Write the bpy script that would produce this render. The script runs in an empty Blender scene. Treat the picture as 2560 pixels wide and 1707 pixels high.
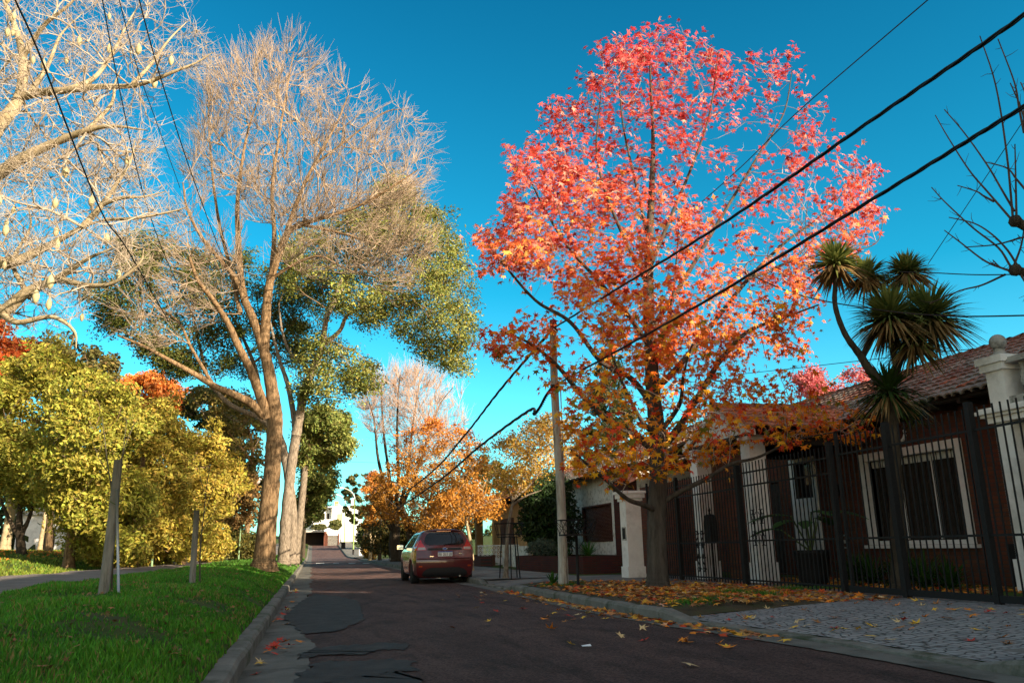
import bpy, math, random
import numpy as np
from mathutils import Matrix, Vector

# ------------------------------------------------------------------ camera
scene = bpy.context.scene
F, CX, CY = 2027.0, 1280.0, 853.5
_up = np.array([-182., 8042., -2027.]); _up /= np.linalg.norm(_up)
_fw = np.array([-500., -521.5, -2027.]); _fw -= _up * (_up @ _fw); _fw /= np.linalg.norm(_fw)
ROT = np.array([np.cross(_fw, _up), _fw, _up])          # world = ROT @ camera
EYE = np.array([0., 0., 1.0])
cam_data = bpy.data.cameras.new('camera')
cam = bpy.data.objects.new('camera', cam_data)
scene.collection.objects.link(cam)
cam_data.sensor_width = 36.0
cam_data.lens = F / 2560 * 36.0
cam_data.clip_start = 0.05
cam_data.clip_end = 3000
M4 = Matrix.Identity(4)
for i in range(3):
    for j in range(3):
        M4[i][j] = ROT[i, j]
    M4[i][3] = EYE[i]
cam.matrix_world = M4
scene.camera = cam

# ------------------------------------------------------------------ light
SUN_AZ, SUN_EL = math.radians(141), math.radians(19.5)
sdir = Vector((math.sin(SUN_AZ) * math.cos(SUN_EL), math.cos(SUN_AZ) * math.cos(SUN_EL), math.sin(SUN_EL)))
world = bpy.data.worlds.new('World'); scene.world = world
world.use_nodes = True
wn, wl = world.node_tree.nodes, world.node_tree.links
wn.clear()
sky = wn.new('ShaderNodeTexSky'); sky.sky_type = 'NISHITA'; sky.sun_disc = False
sky.sun_elevation = SUN_EL; sky.sun_rotation = SUN_AZ
sky.air_density = 1.0; sky.dust_density = 0.5; sky.ozone_density = 1.2
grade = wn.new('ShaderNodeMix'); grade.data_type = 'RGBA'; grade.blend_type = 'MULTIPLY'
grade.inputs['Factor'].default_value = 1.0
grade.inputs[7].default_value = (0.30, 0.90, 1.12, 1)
bg = wn.new('ShaderNodeBackground'); bg.inputs['Strength'].default_value = 0.11
wo = wn.new('ShaderNodeOutputWorld')
# deep teal ahead; unseen sky overhead and behind warmed to keep shade neutral
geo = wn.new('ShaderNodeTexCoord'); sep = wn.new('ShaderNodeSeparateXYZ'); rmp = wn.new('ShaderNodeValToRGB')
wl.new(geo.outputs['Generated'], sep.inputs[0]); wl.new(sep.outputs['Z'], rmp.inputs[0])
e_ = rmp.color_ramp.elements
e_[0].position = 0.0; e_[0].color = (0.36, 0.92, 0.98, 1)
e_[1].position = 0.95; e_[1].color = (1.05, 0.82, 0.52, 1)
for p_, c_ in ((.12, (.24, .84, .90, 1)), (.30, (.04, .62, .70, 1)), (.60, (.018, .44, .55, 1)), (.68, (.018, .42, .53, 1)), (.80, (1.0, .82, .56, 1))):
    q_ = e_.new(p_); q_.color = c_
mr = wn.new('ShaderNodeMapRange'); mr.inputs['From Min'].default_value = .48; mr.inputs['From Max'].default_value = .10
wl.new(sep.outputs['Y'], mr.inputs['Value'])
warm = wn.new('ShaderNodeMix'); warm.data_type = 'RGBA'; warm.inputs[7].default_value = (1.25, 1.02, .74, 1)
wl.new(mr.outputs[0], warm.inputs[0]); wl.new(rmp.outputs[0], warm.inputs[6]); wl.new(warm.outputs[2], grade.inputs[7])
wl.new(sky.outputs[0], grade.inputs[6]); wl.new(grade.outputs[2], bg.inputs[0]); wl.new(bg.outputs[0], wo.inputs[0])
sun_data = bpy.data.lights.new('sun', 'SUN'); sun_data.energy = 5.0
sun_data.angle = math.radians(0.5); sun_data.color = (1.0, 0.84, 0.62)
sun = bpy.data.objects.new('sun', sun_data); scene.collection.objects.link(sun)
sun.rotation_euler = sdir.to_track_quat('Z', 'Y').to_euler()
sun.location = (20, -20, 30)
scene.view_settings.view_transform = 'Standard'
scene.view_settings.look = 'None'
scene.view_settings.exposure = 1.5
scene.view_settings.gamma = 1.0
scene.cycles.max_bounces = 6
scene.cycles.transparent_max_bounces = 6

rng = np.random.default_rng(7)
random.seed(7)

# ------------------------------------------------------------------ pixel helpers (photo pixels -> real points)
def ray(px, py):
    return ROT @ np.array([(px - CX) / F, -(py - CY) / F, -1.0])
def at_y(px, py, y):
    r = ray(px, py); return EYE + r * (y / r[1])
def at_x(px, py, x):
    r = ray(px, py); return EYE + r * (x / r[0])
D = 2560 / 2352.0
def dy(pts, y):                      # points read off the 2352 px wide view, at distance y along the road
    ys = y if hasattr(y, '__len__') else [y] * len(pts)
    return [at_y(p[0] * D, p[1] * D, q) for p, q in zip(pts, ys)]

# ------------------------------------------------------------------ mesh building
class MB:
    def __init__(s):
        s.V = []; s.F = []; s.n = 0; s.C = []; s.col = False
    def add(s, V, Fs, C=None):
        V = np.asarray(V, float).reshape(-1, 3)
        for f in (Fs if isinstance(Fs, list) and len(Fs) and isinstance(Fs[0], np.ndarray) and Fs[0].ndim == 2 else [Fs]):
            f = np.asarray(f, int)
            if f.ndim == 2 and len(f):
                s.F.append(f + s.n)
        s.V.append(V); s.n += len(V)
        if C is not None:
            s.col = True
            C = np.asarray(C, float)
            s.C.append(np.broadcast_to(C, (len(V), 3)))
        else:
            s.C.append(np.ones((len(V), 3)))
        return s
    def poly(s, V, idx):                 # single n-gon faces
        V = np.asarray(V, float).reshape(-1, 3)
        for f in idx:
            s.F.append(np.array([f], int) + s.n)
        s.V.append(V); s.C.append(np.ones((len(V), 3))); s.n += len(V)
        return s
    def box(s, x0, x1, y0, y1, z0, z1, rz=0, c=None):
        V = np.array([[x, y, z] for z in (z0, z1) for y in (y0, y1) for x in (x0, x1)], float)
        if rz:
            cc = np.array(c if c is not None else [(x0 + x1) / 2, (y0 + y1) / 2]); a, b = math.cos(rz), math.sin(rz)
            d = V[:, :2] - cc
            V[:, 0] = cc[0] + d[:, 0] * a - d[:, 1] * b; V[:, 1] = cc[1] + d[:, 0] * b + d[:, 1] * a
        Fq = np.array([[0, 2, 3, 1], [4, 5, 7, 6], [0, 1, 5, 4], [2, 6, 7, 3], [0, 4, 6, 2], [1, 3, 7, 5]])
        return s.add(V, Fq)
    def tube(s, P, R, k=6, cap=True, C=None):
        P = np.asarray(P, float); n = len(P)
        R = np.broadcast_to(np.asarray(R, float), (n,))
        T = np.gradient(P, axis=0); T /= np.linalg.norm(T, axis=1)[:, None] + 1e-9
        ref = np.array([0, 0, 1.0]) if abs(T[:, 2]).mean() < .8 else np.array([1.0, 0, 0])
        U = np.cross(T, ref); U /= np.linalg.norm(U, axis=1)[:, None] + 1e-9
        W = np.cross(T, U)
        a = np.arange(k) * 2 * math.pi / k
        V = P[:, None, :] + R[:, None, None] * (np.cos(a)[None, :, None] * U[:, None, :] + np.sin(a)[None, :, None] * W[:, None, :])
        i = np.arange(n - 1)[:, None] * k; j = np.arange(k)[None, :]; j2 = (j + 1) % k
        Q = np.stack([i + j, i + j2, i + k + j2, i + k + j], -1).reshape(-1, 4)
        Fs = [Q]
        if cap:
            Fs += [np.arange(k)[None, :], (np.arange(k)[::-1] + (n - 1) * k)[None, :]]
        return s.add(V.reshape(-1, 3), Fs, C)
    def lathe(s, prof, c=(0, 0, 0), k=16, axis='z'):
        prof = np.array(prof, float); n = len(prof)
        a = np.arange(k) * 2 * math.pi / k
        V = np.stack([prof[:, None, 0] * np.cos(a), prof[:, None, 0] * np.sin(a), np.repeat(prof[:, 1:2], k, 1)], -1)
        if axis == 'x': V = V[..., [2, 0, 1]]
        if axis == 'y': V = V[..., [0, 2, 1]]
        V = V.reshape(-1, 3) + np.array(c)
        i = np.arange(n - 1)[:, None] * k; j = np.arange(k)[None, :]; j2 = (j + 1) % k
        Q = np.stack([i + j, i + j2, i + k + j2, i + k + j], -1).reshape(-1, 4)
        return s.add(V, [Q, np.arange(k)[None, ::-1], (np.arange(k) + (n - 1) * k)[None, :]])
    def prism(s, pts, z0, z1, f=None):       # pts 2D polygon ccw, f maps (x,y,z)->3d
        n = len(pts); V = [[p[0], p[1], z0] for p in pts] + [[p[0], p[1], z1] for p in pts]
        V = np.array(V, float)
        if f is not None: V = np.array([f(*v) for v in V])
        Q = np.array([[i, (i + 1) % n, n + (i + 1) % n, n + i] for i in range(n)])
        return s.add(V, [Q, np.arange(n)[None, ::-1], (np.arange(n) + n)[None, :]])
    def grid(s, G, C=None):                  # G (a,b,3)
        G = np.asarray(G, float); a, b = G.shape[:2]
        i = np.arange(a - 1)[:, None] * b; j = np.arange(b - 1)[None, :]
        Q = np.stack([i + j, i + j + 1, i + b + j + 1, i + b + j], -1).reshape(-1, 4)
        return s.add(G.reshape(-1, 3), Q, C)
    def mesh(s, name, m=None, smooth=False, org=(0, 0, 0)):
        me = bpy.data.meshes.new(name)
        V = np.concatenate(s.V) - np.asarray(org, float)
        me.vertices.add(len(V)); me.vertices.foreach_set('co', V.astype(np.float32).ravel())
        loops = np.concatenate([f.ravel() for f in s.F]); sizes = np.concatenate([np.full(len(f), f.shape[1]) for f in s.F])
        me.loops.add(len(loops)); me.loops.foreach_set('vertex_index', loops.astype(np.int32))
        me.polygons.add(len(sizes))
        st = np.concatenate([[0], np.cumsum(sizes)[:-1]])
        me.polygons.foreach_set('loop_start', st.astype(np.int32))
        me.polygons.foreach_set('loop_total', sizes.astype(np.int32))
        me.polygons.foreach_set('use_smooth', np.full(len(sizes), bool(smooth)))
        me.update(calc_edges=True)
        if s.col:
            at = me.color_attributes.new('tint', 'FLOAT_COLOR', 'POINT')
            C = np.concatenate(s.C); at.data.foreach_set('color', np.concatenate([C, np.ones((len(C), 1))], 1).astype(np.float32).ravel())
        if m is not None: me.materials.append(m)
        return me

COL = scene.collection
ORG = {}
def tag(o, label=None, cat=None, group=None, kind=None):
    if label: o['label'] = label
    if cat: o['category'] = cat
    if group: o['group'] = group
    if kind: o['kind'] = kind
    return o
def thing(name, label, cat, loc, group=None):
    o = bpy.data.objects.new(name, None); COL.objects.link(o)
    o.location = [float(v) for v in loc]; o.empty_display_size = 0.2
    ORG[o.name] = np.array(loc, float)
    return tag(o, label, cat, group)
def part(name, mb, m, parent=None, smooth=False, label=None):
    org = ORG[parent.name] if parent is not None else np.zeros(3)
    o = bpy.data.objects.new(name, mb.mesh(name, m, smooth, org)); COL.objects.link(o)
    if parent is not None: o.parent = parent
    ORG[o.name] = org
    if label: o['label'] = label
    return o
def single(name, mb, m, label, cat, loc, group=None, smooth=False):
    o = bpy.data.objects.new(name, mb.mesh(name, m, smooth, loc)); COL.objects.link(o)
    o.location = [float(v) for v in loc]; ORG[o.name] = np.array(loc, float)
    return tag(o, label, cat, group)
def struct(name, mb, m, smooth=False, kind='structure'):
    o = bpy.data.objects.new(name, mb.mesh(name, m, smooth)); COL.objects.link(o); o['kind'] = kind
    ORG[o.name] = np.zeros(3)
    return o
def copy_tree(o, parent=None):
    c = o.copy(); COL.objects.link(c)
    if parent is not None: c.parent = parent
    for ch in list(o.children): copy_tree(ch, c)
    return c

# ------------------------------------------------------------------ materials
def mat(name, c1, c2=None, rough=.8, scale=6., bump=0., bscale=None, spec=.3, metal=0., detail=4., coord='Object', c3=None, s3=1.0, stretch=None, coat=0.):
    m = bpy.data.materials.new(name); m.use_nodes = True
    nt = m.node_tree; N, L = nt.nodes, nt.links
    b = N['Principled BSDF']
    b.inputs['Roughness'].default_value = rough; b.inputs['Metallic'].default_value = metal
    b.inputs['Specular IOR Level'].default_value = spec
    if coat: b.inputs['Coat Weight'].default_value = coat; b.inputs['Coat Roughness'].default_value = .06
    tc = N.new('ShaderNodeTexCoord'); vec = tc.outputs[coord]
    if stretch:
        mp = N.new('ShaderNodeMapping'); mp.inputs['Scale'].default_value = stretch
        L.new(vec, mp.inputs[0]); vec = mp.outputs[0]
    if c2 is None:
        b.inputs['Base Color'].default_value = (*c1, 1)
    else:
        nz = N.new('ShaderNodeTexNoise'); nz.inputs['Scale'].default_value = scale; nz.inputs['Detail'].default_value = detail
        nz.inputs['Roughness'].default_value = .65
        L.new(vec, nz.inputs['Vector'])
        r = N.new('ShaderNodeValToRGB'); e = r.color_ramp.elements
        e[0].position = .32; e[0].color = (*c1, 1); e[1].position = .68; e[1].color = (*c2, 1)
        L.new(nz.outputs['Fac'], r.inputs[0]); out = r.outputs[0]
        if c3 is not None:
            n3 = N.new('ShaderNodeTexNoise'); n3.inputs['Scale'].default_value = s3; n3.inputs['Detail'].default_value = 6
            n3.inputs['Roughness'].default_value = .7
            L.new(vec, n3.inputs['Vector'])
            r3 = N.new('ShaderNodeValToRGB'); r3.color_ramp.elements[0].position = .5; r3.color_ramp.elements[1].position = .66
            L.new(n3.outputs['Fac'], r3.inputs[0])
            mx = N.new('ShaderNodeMix'); mx.data_type = 'RGBA'; mx.inputs[7].default_value = (*c3, 1)
            L.new(r3.outputs[0], mx.inputs[0]); L.new(out, mx.inputs[6]); out = mx.outputs[2]
        L.new(out, b.inputs['Base Color'])
    if bump:
        nb = N.new('ShaderNodeTexNoise'); nb.inputs['Scale'].default_value = bscale or scale * 4; nb.inputs['Detail'].default_value = 6
        nb.inputs['Roughness'].default_value = .7
        L.new(vec, nb.inputs['Vector'])
        bp = N.new('ShaderNodeBump'); bp.inputs['Strength'].default_value = bump; bp.inputs['Distance'].default_value = .03
        L.new(nb.outputs['Fac'], bp.inputs['Height']); L.new(bp.outputs[0], b.inputs['Normal'])
    return m

def leaf_mat(name, trans=.35, gain=1.0, rough=.6):
    m = bpy.data.materials.new(name); m.use_nodes = True
    nt = m.node_tree; N, L = nt.nodes, nt.links; N.clear()
    a = N.new('ShaderNodeAttribute'); a.attribute_name = 'tint'
    d = N.new('ShaderNodeBsdfPrincipled'); d.inputs['Roughness'].default_value = rough; d.inputs['Specular IOR Level'].default_value = .25
    t = N.new('ShaderNodeBsdfTranslucent'); mx = N.new('ShaderNodeMixShader'); mx.inputs[0].default_value = trans
    o = N.new('ShaderNodeOutputMaterial')
    L.new(a.outputs['Color'], d.inputs['Base Color']); L.new(a.outputs['Color'], t.inputs['Color'])
    L.new(d.outputs[0], mx.inputs[1]); L.new(t.outputs[0], mx.inputs[2]); L.new(mx.outputs[0], o.inputs[0])
    return m

def brick_mat(name, c1, c2, mortar, scale=1.0, w=.24, h=.075, axes='YZ'):
    m = bpy.data.materials.new(name); m.use_nodes = True
    nt = m.node_tree; N, L = nt.nodes, nt.links; b = N['Principled BSDF']
    b.inputs['Roughness'].default_value = .9; b.inputs['Specular IOR Level'].default_value = .15
    tc = N.new('ShaderNodeTexCoord'); sp = N.new('ShaderNodeSeparateXYZ'); cb = N.new('ShaderNodeCombineXYZ')
    L.new(tc.outputs['Object'], sp.inputs[0])
    ad = N.new('ShaderNodeMath'); ad.operation = 'ADD'
    L.new(sp.outputs['X'], ad.inputs[0]); L.new(sp.outputs['Y'], ad.inputs[1])
    L.new(ad.outputs[0], cb.inputs[0]); L.new(sp.outputs['Z'], cb.inputs[1])
    br = N.new('ShaderNodeTexBrick'); br.inputs['Scale'].default_value = 1.0
    br.inputs['Brick Width'].default_value = w; br.inputs['Row Height'].default_value = h; br.inputs['Mortar Size'].default_value = .008
    br.inputs['Color1'].default_value = (*c1, 1); br.inputs['Color2'].default_value = (*c2, 1); br.inputs['Mortar'].default_value = (*mortar, 1)
    L.new(cb.outputs[0], br.inputs['Vector'])
    nz = N.new('ShaderNodeTexNoise'); nz.inputs['Scale'].default_value = 2.2; nz.inputs['Detail'].default_value = 6
    L.new(tc.outputs['Object'], nz.inputs['Vector'])
    mx = N.new('ShaderNodeMix'); mx.data_type = 'RGBA'; mx.blend_type = 'MULTIPLY'; mx.inputs[0].default_value = .5
    L.new(br.outputs['Color'], mx.inputs[6]); L.new(nz.outputs['Color'], mx.inputs[7]); L.new(mx.outputs[2], b.inputs['Base Color'])
    bp = N.new('ShaderNodeBump'); bp.inputs['Strength'].default_value = .6; bp.inputs['Distance'].default_value = .01; bp.invert = True
    L.new(br.outputs['Fac'], bp.inputs['Height']); L.new(bp.outputs[0], b.inputs['Normal'])
    return m

MT = {}
MT['leaf'] = leaf_mat('leaf', .35)
MT['leaf_dense'] = leaf_mat('leaf_dense', .22)
MT['grass'] = leaf_mat('grass_blade', .3)
MT['litter'] = leaf_mat('dry_leaf', .12, rough=.75)
MT['bark_brown'] = mat('bark_brown', (.07, .042, .022), (.32, .21, .115), .95, 8, bump=1.3, bscale=14, stretch=(2.2, 2.2, .55), spec=.1)
MT['bark_pale'] = mat('bark_pale', (.25, .19, .11), (.40, .32, .20), .9, 4, bump=.35, bscale=14, c3=(.15, .125, .07), s3=3, spec=.15)
MT['bark_grey'] = mat('bark_grey', (.085, .068, .05), (.29, .235, .18), .95, 8, bump=1.1, bscale=18, stretch=(2, 2, .6), spec=.1)
MT['bark_dark'] = mat('bark_dark', (.035, .027, .02), (.085, .065, .045), .95, 6, bump=.9, bscale=20, stretch=(2.5, 2.5, .45), spec=.1)
MT['twig_tan'] = mat('twig_tan', (.22, .16, .11), (.40, .31, .23), .85, 2, spec=.15)
MT['twig_pale'] = mat('twig_pale', (.30, .235, .17), (.46, .38, .29), .85, 3, spec=.15)
MT['twig_brown'] = mat('twig_brown', (.13, .085, .05), (.25, .17, .10), .85, 3, spec=.15)

# ------------------------------------------------------------------ terrain
def zr(y):
    y = np.asarray(y, float)
    t = np.clip(y - 112, 0, 95)
    k = np.minimum(t, 12)
    return .042 * (k * k / 24 + (t - k))
def zl(x):                                   # height of the left park and verge against the road
    s = -0.70 - np.asarray(x, float)
    v = .15 + .42 * (1 - np.exp(-np.maximum(s, 0) / .65))
    p = np.maximum(-6.4 - np.asarray(x, float), 0)
    return v + .85 * (1 - np.exp(-p / 4.5))
def wob(x, y):
    return .035 * np.sin(x * 1.7 + y * .6) * np.sin(y * .9 - x * .4) + .02 * np.sin(x * 3.9 + 1.3) * np.sin(y * 2.7)
def ground_z(x, y):
    x = np.asarray(x, float); y = np.asarray(y, float)
    left = zl(x) + wob(x, y) * np.clip((-.75 - x) * 2, 0, 1)
    z = np.where(x < -.70, left, np.where(x > 5.115, np.where((x < 9.45) & (y < 22.9), -.03, .12), -.06))
    return z + zr(y)
def sheet(name, xs, ys, zf, m):
    X, Yg = np.meshgrid(xs, ys)
    Z = zf(X, Yg)
    return struct(name, MB().grid(np.stack([X, Yg, Z], -1)), m, True)

MT['ground'] = mat('ground_soil_grass', (.030, .055, .012), (.075, .105, .022), .95, 1.3, bump=.6, bscale=30, c3=(.085, .06, .03), s3=.8, spec=.1)
xs = np.unique(np.concatenate([-np.geomspace(12, 900, 16), np.arange(-12, -.9, .18), [-.95, -.85, -.78, -.72, -.70, -.69, 5.11, 5.12, 6, 9.44, 9.46, 14], np.geomspace(20, 900, 12)]))
ys = np.unique(np.concatenate([[-60, -30, -15, -8, -4], np.arange(-2, 45, .4), np.arange(45, 240, 3.), np.geomspace(245, 1500, 10)]))
sheet('ground', xs, ys, ground_z, MT['ground'])

def asphalt_mat():
    m = mat('asphalt', (.074, .042, .036), (.155, .090, .075), .85, .9, bump=1.2, bscale=150, spec=.25, detail=10, stretch=(1.6, .45, 1), c3=(.052, .033, .028), s3=1.7)
    nt = m.node_tree; N, L = nt.nodes, nt.links
    b = N['Principled BSDF']; src = b.inputs['Base Color'].links[0].from_socket
    v = N.new('ShaderNodeTexVoronoi'); v.inputs['Scale'].default_value = 60
    tc = N.new('ShaderNodeTexCoord'); L.new(tc.outputs['Object'], v.inputs['Vector'])
    r = N.new('ShaderNodeValToRGB'); r.color_ramp.elements[0].color = (.35, .34, .34, 1); r.color_ramp.elements[1].color = (1.75, 1.66, 1.62, 1)
    L.new(v.outputs['Color'], r.inputs[0])
    mx = N.new('ShaderNodeMix'); mx.data_type = 'RGBA'; mx.blend_type = 'MULTIPLY'; mx.inputs[0].default_value = 1.0
    L.new(src, mx.inputs[6]); L.new(r.outputs[0], mx.inputs[7]); L.new(mx.outputs[2], b.inputs['Base Color'])
    return m
MT['asphalt'] = asphalt_mat()
MT['concrete'] = mat('gutter_concrete', (.115, .108, .092), (.185, .172, .148), .9, 1.6, bump=.6, bscale=60, c3=(.07, .066, .056), s3=1.2, spec=.2)
MT['kerb'] = mat('kerb_stone', (.13, .12, .10), (.23, .21, .18), .9, 3, bump=.7, bscale=30, c3=(.06, .07, .04), s3=2.2, spec=.2)
yr = np.unique(np.concatenate([np.arange(-8, 60, 1.), np.arange(60, 182, 2.)]))
sheet('road', np.linspace(-.05, 4.75, 12), yr, lambda x, y: zr(y) + .010 * (1 - ((x - 2.3) / 2.45) ** 2), MT['asphalt'])
sheet('cross_street', np.linspace(4.75, 90, 20), np.linspace(82, 98, 6), lambda x, y: 0 * x + .10, MT['asphalt'])
# left gutter with a ragged edge towards the asphalt
ye = np.arange(-6, 180, .12)
edge = .0 + .05 * np.sin(ye * .9) + .04 * np.sin(ye * 2.7 + 1) + rng.normal(0, .012, len(ye))
G = np.stack([np.stack([np.full_like(ye, -.60), ye, zr(ye) - .004], -1), np.stack([np.full_like(ye, -.35), ye, zr(ye) + .002], -1), np.stack([edge, ye, zr(ye) + .006], -1)], 1)
struct('gutter', MB().grid(G), MT['concrete'], True)
def kr(y):                                    # x of the right kerb face
    y = np.asarray(y, float)
    return 4.45 + .55 / (1 + np.exp((y - 9.2) * 1.2))
ye = np.arange(-6, 82, .12)
edge = kr(ye) - .38 + .03 * np.sin(ye * 1.3) + rng.normal(0, .01, len(ye))
G = np.stack([np.stack([edge, ye, 0 * ye + .012], -1), np.stack([kr(ye) + .05, ye, 0 * ye + .008], -1)], 1)
struct('gutter', MB().grid(G), MT['concrete'], True)

def kerb(name, xf, side, segs, w=.17):
    for (y0, y1, h0, h1) in segs:
        n = max(2, int((y1 - y0) / .25) + 1)
        yy = np.linspace(y0, y1, n); h = np.linspace(h0, h1, n)
        joint = np.where((np.arange(n) % 4) == 0, -.012, 0)
        x = xf(yy) + .008 * np.sin(yy * 3.1); z0 = zr(yy)
        prof = [(0, -.05), (side * .004, h * .75 + joint), (side * .03, h * .96 + joint), (side * .06, h + joint), (side * w, h + joint), (side * (w + .004), h * 0 - .05)]
        rows = []
        for dx, z in prof:
            rows.append(np.stack([x + dx + joint * side * -.4, yy, z0 + (z if hasattr(z, '__len__') else np.full(n, z))], -1))
        mb = MB().grid(np.stack(rows, 1)[:, ::(1 if side > 0 else -1)])
        k = len(prof)
        struct(name, mb, MT['kerb'], False)
kerb('kerb', lambda y: -.54 + 0 * y, -1, [(-6, 181, .15, .15)])
kerb('kerb', kr, 1, [(-6, 5.1, .15, .15), (5.1, 5.7, .15, .045), (5.7, 9.9, .045, .045), (9.9, 10.6, .045, .15), (10.6, 18.8, .15, .15), (18.8, 19.4, .15, .05), (19.4, 22.2, .05, .05), (22.2, 22.9, .05, .15), (22.9, 81, .15, .15)])

# dark repair patches
MT['patch'] = mat('asphalt_patch', (.036, .033, .032), (.068, .061, .057), .8, 3.5, bump=.8, bscale=120, spec=.25)
c8 = lambda x, y: (550 + x * 750 / 2352, 1380 + y * 750 / 2352)
def gpx(px, py, z=0.):
    r = ray(px, py); return EYE + r * ((z - EYE[2]) / r[2])
def patch(pts, up):
    P = [gpx(*c8(*p)) for p in pts]
    Q = []
    for a, b in zip(P, P[1:] + P[:1]):
        for t in np.linspace(0, 1, 15)[:-1]:
            q = a * (1 - t) + b * t; Q.append([q[0] + rng.normal(0, .022) + .03 * math.sin(q[1] * 9), q[1] + rng.normal(0, .05) + .08 * math.sin(q[0] * 11)])
    x = np.array(Q)
    z = .0100 + up
    mb = MB(); n = len(Q)
    mb.poly(np.c_[x, np.full(n, z)], [list(range(n))])
    struct('asphalt_patch', mb, MT['patch'])
patch([(500, 520), (600, 410), (740, 330), (900, 345), (1095, 385), (1130, 540), (850, 640), (640, 640)], .004)
patch([(600, 830), (720, 765), (950, 735), (1460, 715), (1470, 760), (1000, 810), (720, 830)], .004)
patch([(560, 1010), (700, 890), (1000, 850), (1480, 860), (1560, 930), (1350, 960), (1150, 1000), (1300, 1060), (700, 1120)], .004)
patch([(900, 1040), (1080, 980), (1280, 960), (1540, 985), (1660, 1080), (1000, 1200)], .008)
MT['paint'] = mat('road_paint', (.55, .55, .52), (.72, .71, .68), .7, 20, spec=.3)
for x0, x1, y0 in ((.35, 1.0, 69.3), (1.65, 2.1, 67.2), (2.75, 3.25, 65.2), (3.7, 4.15, 62.8)):
    struct('road_marking', MB().box(x0, x1, y0 - .6, y0 + .9, .011, .016), MT['paint'])

# right pavement
MT['pavement'] = mat('pavement_concrete', (.14, .13, .12), (.22, .205, .18), .9, 1.2, bump=.5, bscale=50, c3=(.10, .095, .085), s3=.9, spec=.2)
def stone_mat():
    m = mat('apron_stone', (.19, .185, .18), (.30, .29, .275), .8, 3, spec=.3)
    nt = m.node_tree; N, L = nt.nodes, nt.links; b = N['Principled BSDF']; src = b.inputs['Base Color'].links[0].from_socket
    tc = N.new('ShaderNodeTexCoord'); mp = N.new('ShaderNodeMapping'); mp.inputs['Scale'].default_value = (11.5, 7.0, 1)
    v = N.new('ShaderNodeTexVoronoi'); v.feature = 'DISTANCE_TO_EDGE'; v.inputs['Scale'].default_value = 1; v.inputs['Randomness'].default_value = .6
    L.new(tc.outputs['Object'], mp.inputs[0]); L.new(mp.outputs[0], v.inputs['Vector'])
    r = N.new('ShaderNodeValToRGB'); r.color_ramp.elements[0].position = .02; r.color_ramp.elements[1].position = .09
    L.new(v.outputs['Distance'], r.inputs[0])
    mx = N.new('ShaderNodeMix'); mx.data_type = 'RGBA'; mx.inputs[6].default_value = (.05, .048, .042, 1)
    L.new(r.outputs[0], mx.inputs[0]); L.new(src, mx.inputs[7]); L.new(mx.outputs[2], b.inputs['Base Color'])
    bp = N.new('ShaderNodeBump'); bp.inputs['Strength'].default_value = .8; bp.inputs['Distance'].default_value = .02
    L.new(r.outputs[0], bp.inputs['Height']); L.new(bp.outputs[0], b.inputs['Normal'])
    return m
MT['stone'] = stone_mat()
def apron_z(x, y):
    t = np.clip((x - kr(y) - .17) / 1.6, 0, 1)
    return .05 + .10 * t
# driveway apron of small stones, x from kerb to gate
yy = np.linspace(5.6, 10.4, 14); tt = np.linspace(0, 1, 10)
G = np.stack([np.stack([kr(yy) + .17 + t * (9.5 - kr(yy) - .17), yy, .045 + .105 * np.clip((np.full_like(yy, t)) * 2.2, 0, 1)], -1) for t in tt], 1)
struct('driveway', MB().grid(G), MT['stone'], True)
# pavement: sheets either side of the apron
def pave(y0, y1, x0f, x1, z=.145):
    yy = np.linspace(y0, y1, max(3, int((y1 - y0) / 2))); xx = np.linspace(0, 1, 6)
    G = np.stack([np.stack([x0f(yy) + t * (x1 - x0f(yy)), yy, np.full_like(yy, z)], -1) for t in xx], 1)
    struct('pavement', MB().grid(G), MT['pavement'], True)
pave(-6, 5.6, lambda y: kr(y) + .175, 9.5)
pave(10.4, 19.0, lambda y: 6.9 + 0 * y, 9.5)
pave(22.4, 80, lambda y: kr(y) + .175, 7.4)
yy = np.array([18.9, 19.25, 20., 21., 22.1, 22.5])
G = np.stack([np.stack([kr(yy) + .17 + t * (9.5 - kr(yy)), yy, .05 + .10 * np.clip(np.full_like(yy, t) * 2, 0, 1)], -1) for t in tt], 1)
G[0, :, 2] = G[-1, :, 2] = .148; G[0, :, 1] = 18.7; G[-1, :, 1] = 22.7
struct('driveway', MB().grid(G), MT['pavement'], True)
pave(98.5, 175, lambda y: 4.9 + 0 * y, 7.6)
for _o in [o for o in scene.objects if o.name.startswith('pavement')][-1:]:
    for v in _o.data.vertices: v.co.z += float(zr(v.co.y))
kerb('kerb', lambda y: 4.72 + 0 * y, 1, [(98.5, 180, .15, .15)])
# planted strip between kerb and pavement, under the street trees
MT['soil'] = mat('verge_soil', (.045, .035, .018), (.085, .06, .03), .95, 4, bump=.8, bscale=30, c3=(.04, .06, .015), s3=2)
for y0, y1 in ((10.4, 18.8),):
    yy = np.linspace(y0, y1, 30)
    G = np.stack([np.stack([kr(yy) + .172 + t * (6.95 - kr(yy) - .172), yy, .145 + .05 * math.sin(t * 3.1) * np.clip((yy - 10.4) * 1.5, 0, 1) + .012 * np.sin(yy * 3 + t * 7) - (.105 - .105 * min(1, t * 1.15)) * np.clip((11.0 - yy) / .6, 0, 1)], -1) for t in np.linspace(0, 1, 9)], 1)
    struct('verge', MB().grid(G), MT['soil'], True)
yy = np.linspace(22.6, 82, 30)
G = np.stack([np.stack([np.full_like(yy, x), yy, np.full_like(yy, .11)], -1) for x in (4.55, 5.2)], 1)
struct('verge', MB().grid(G), MT['soil'], True)
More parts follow.
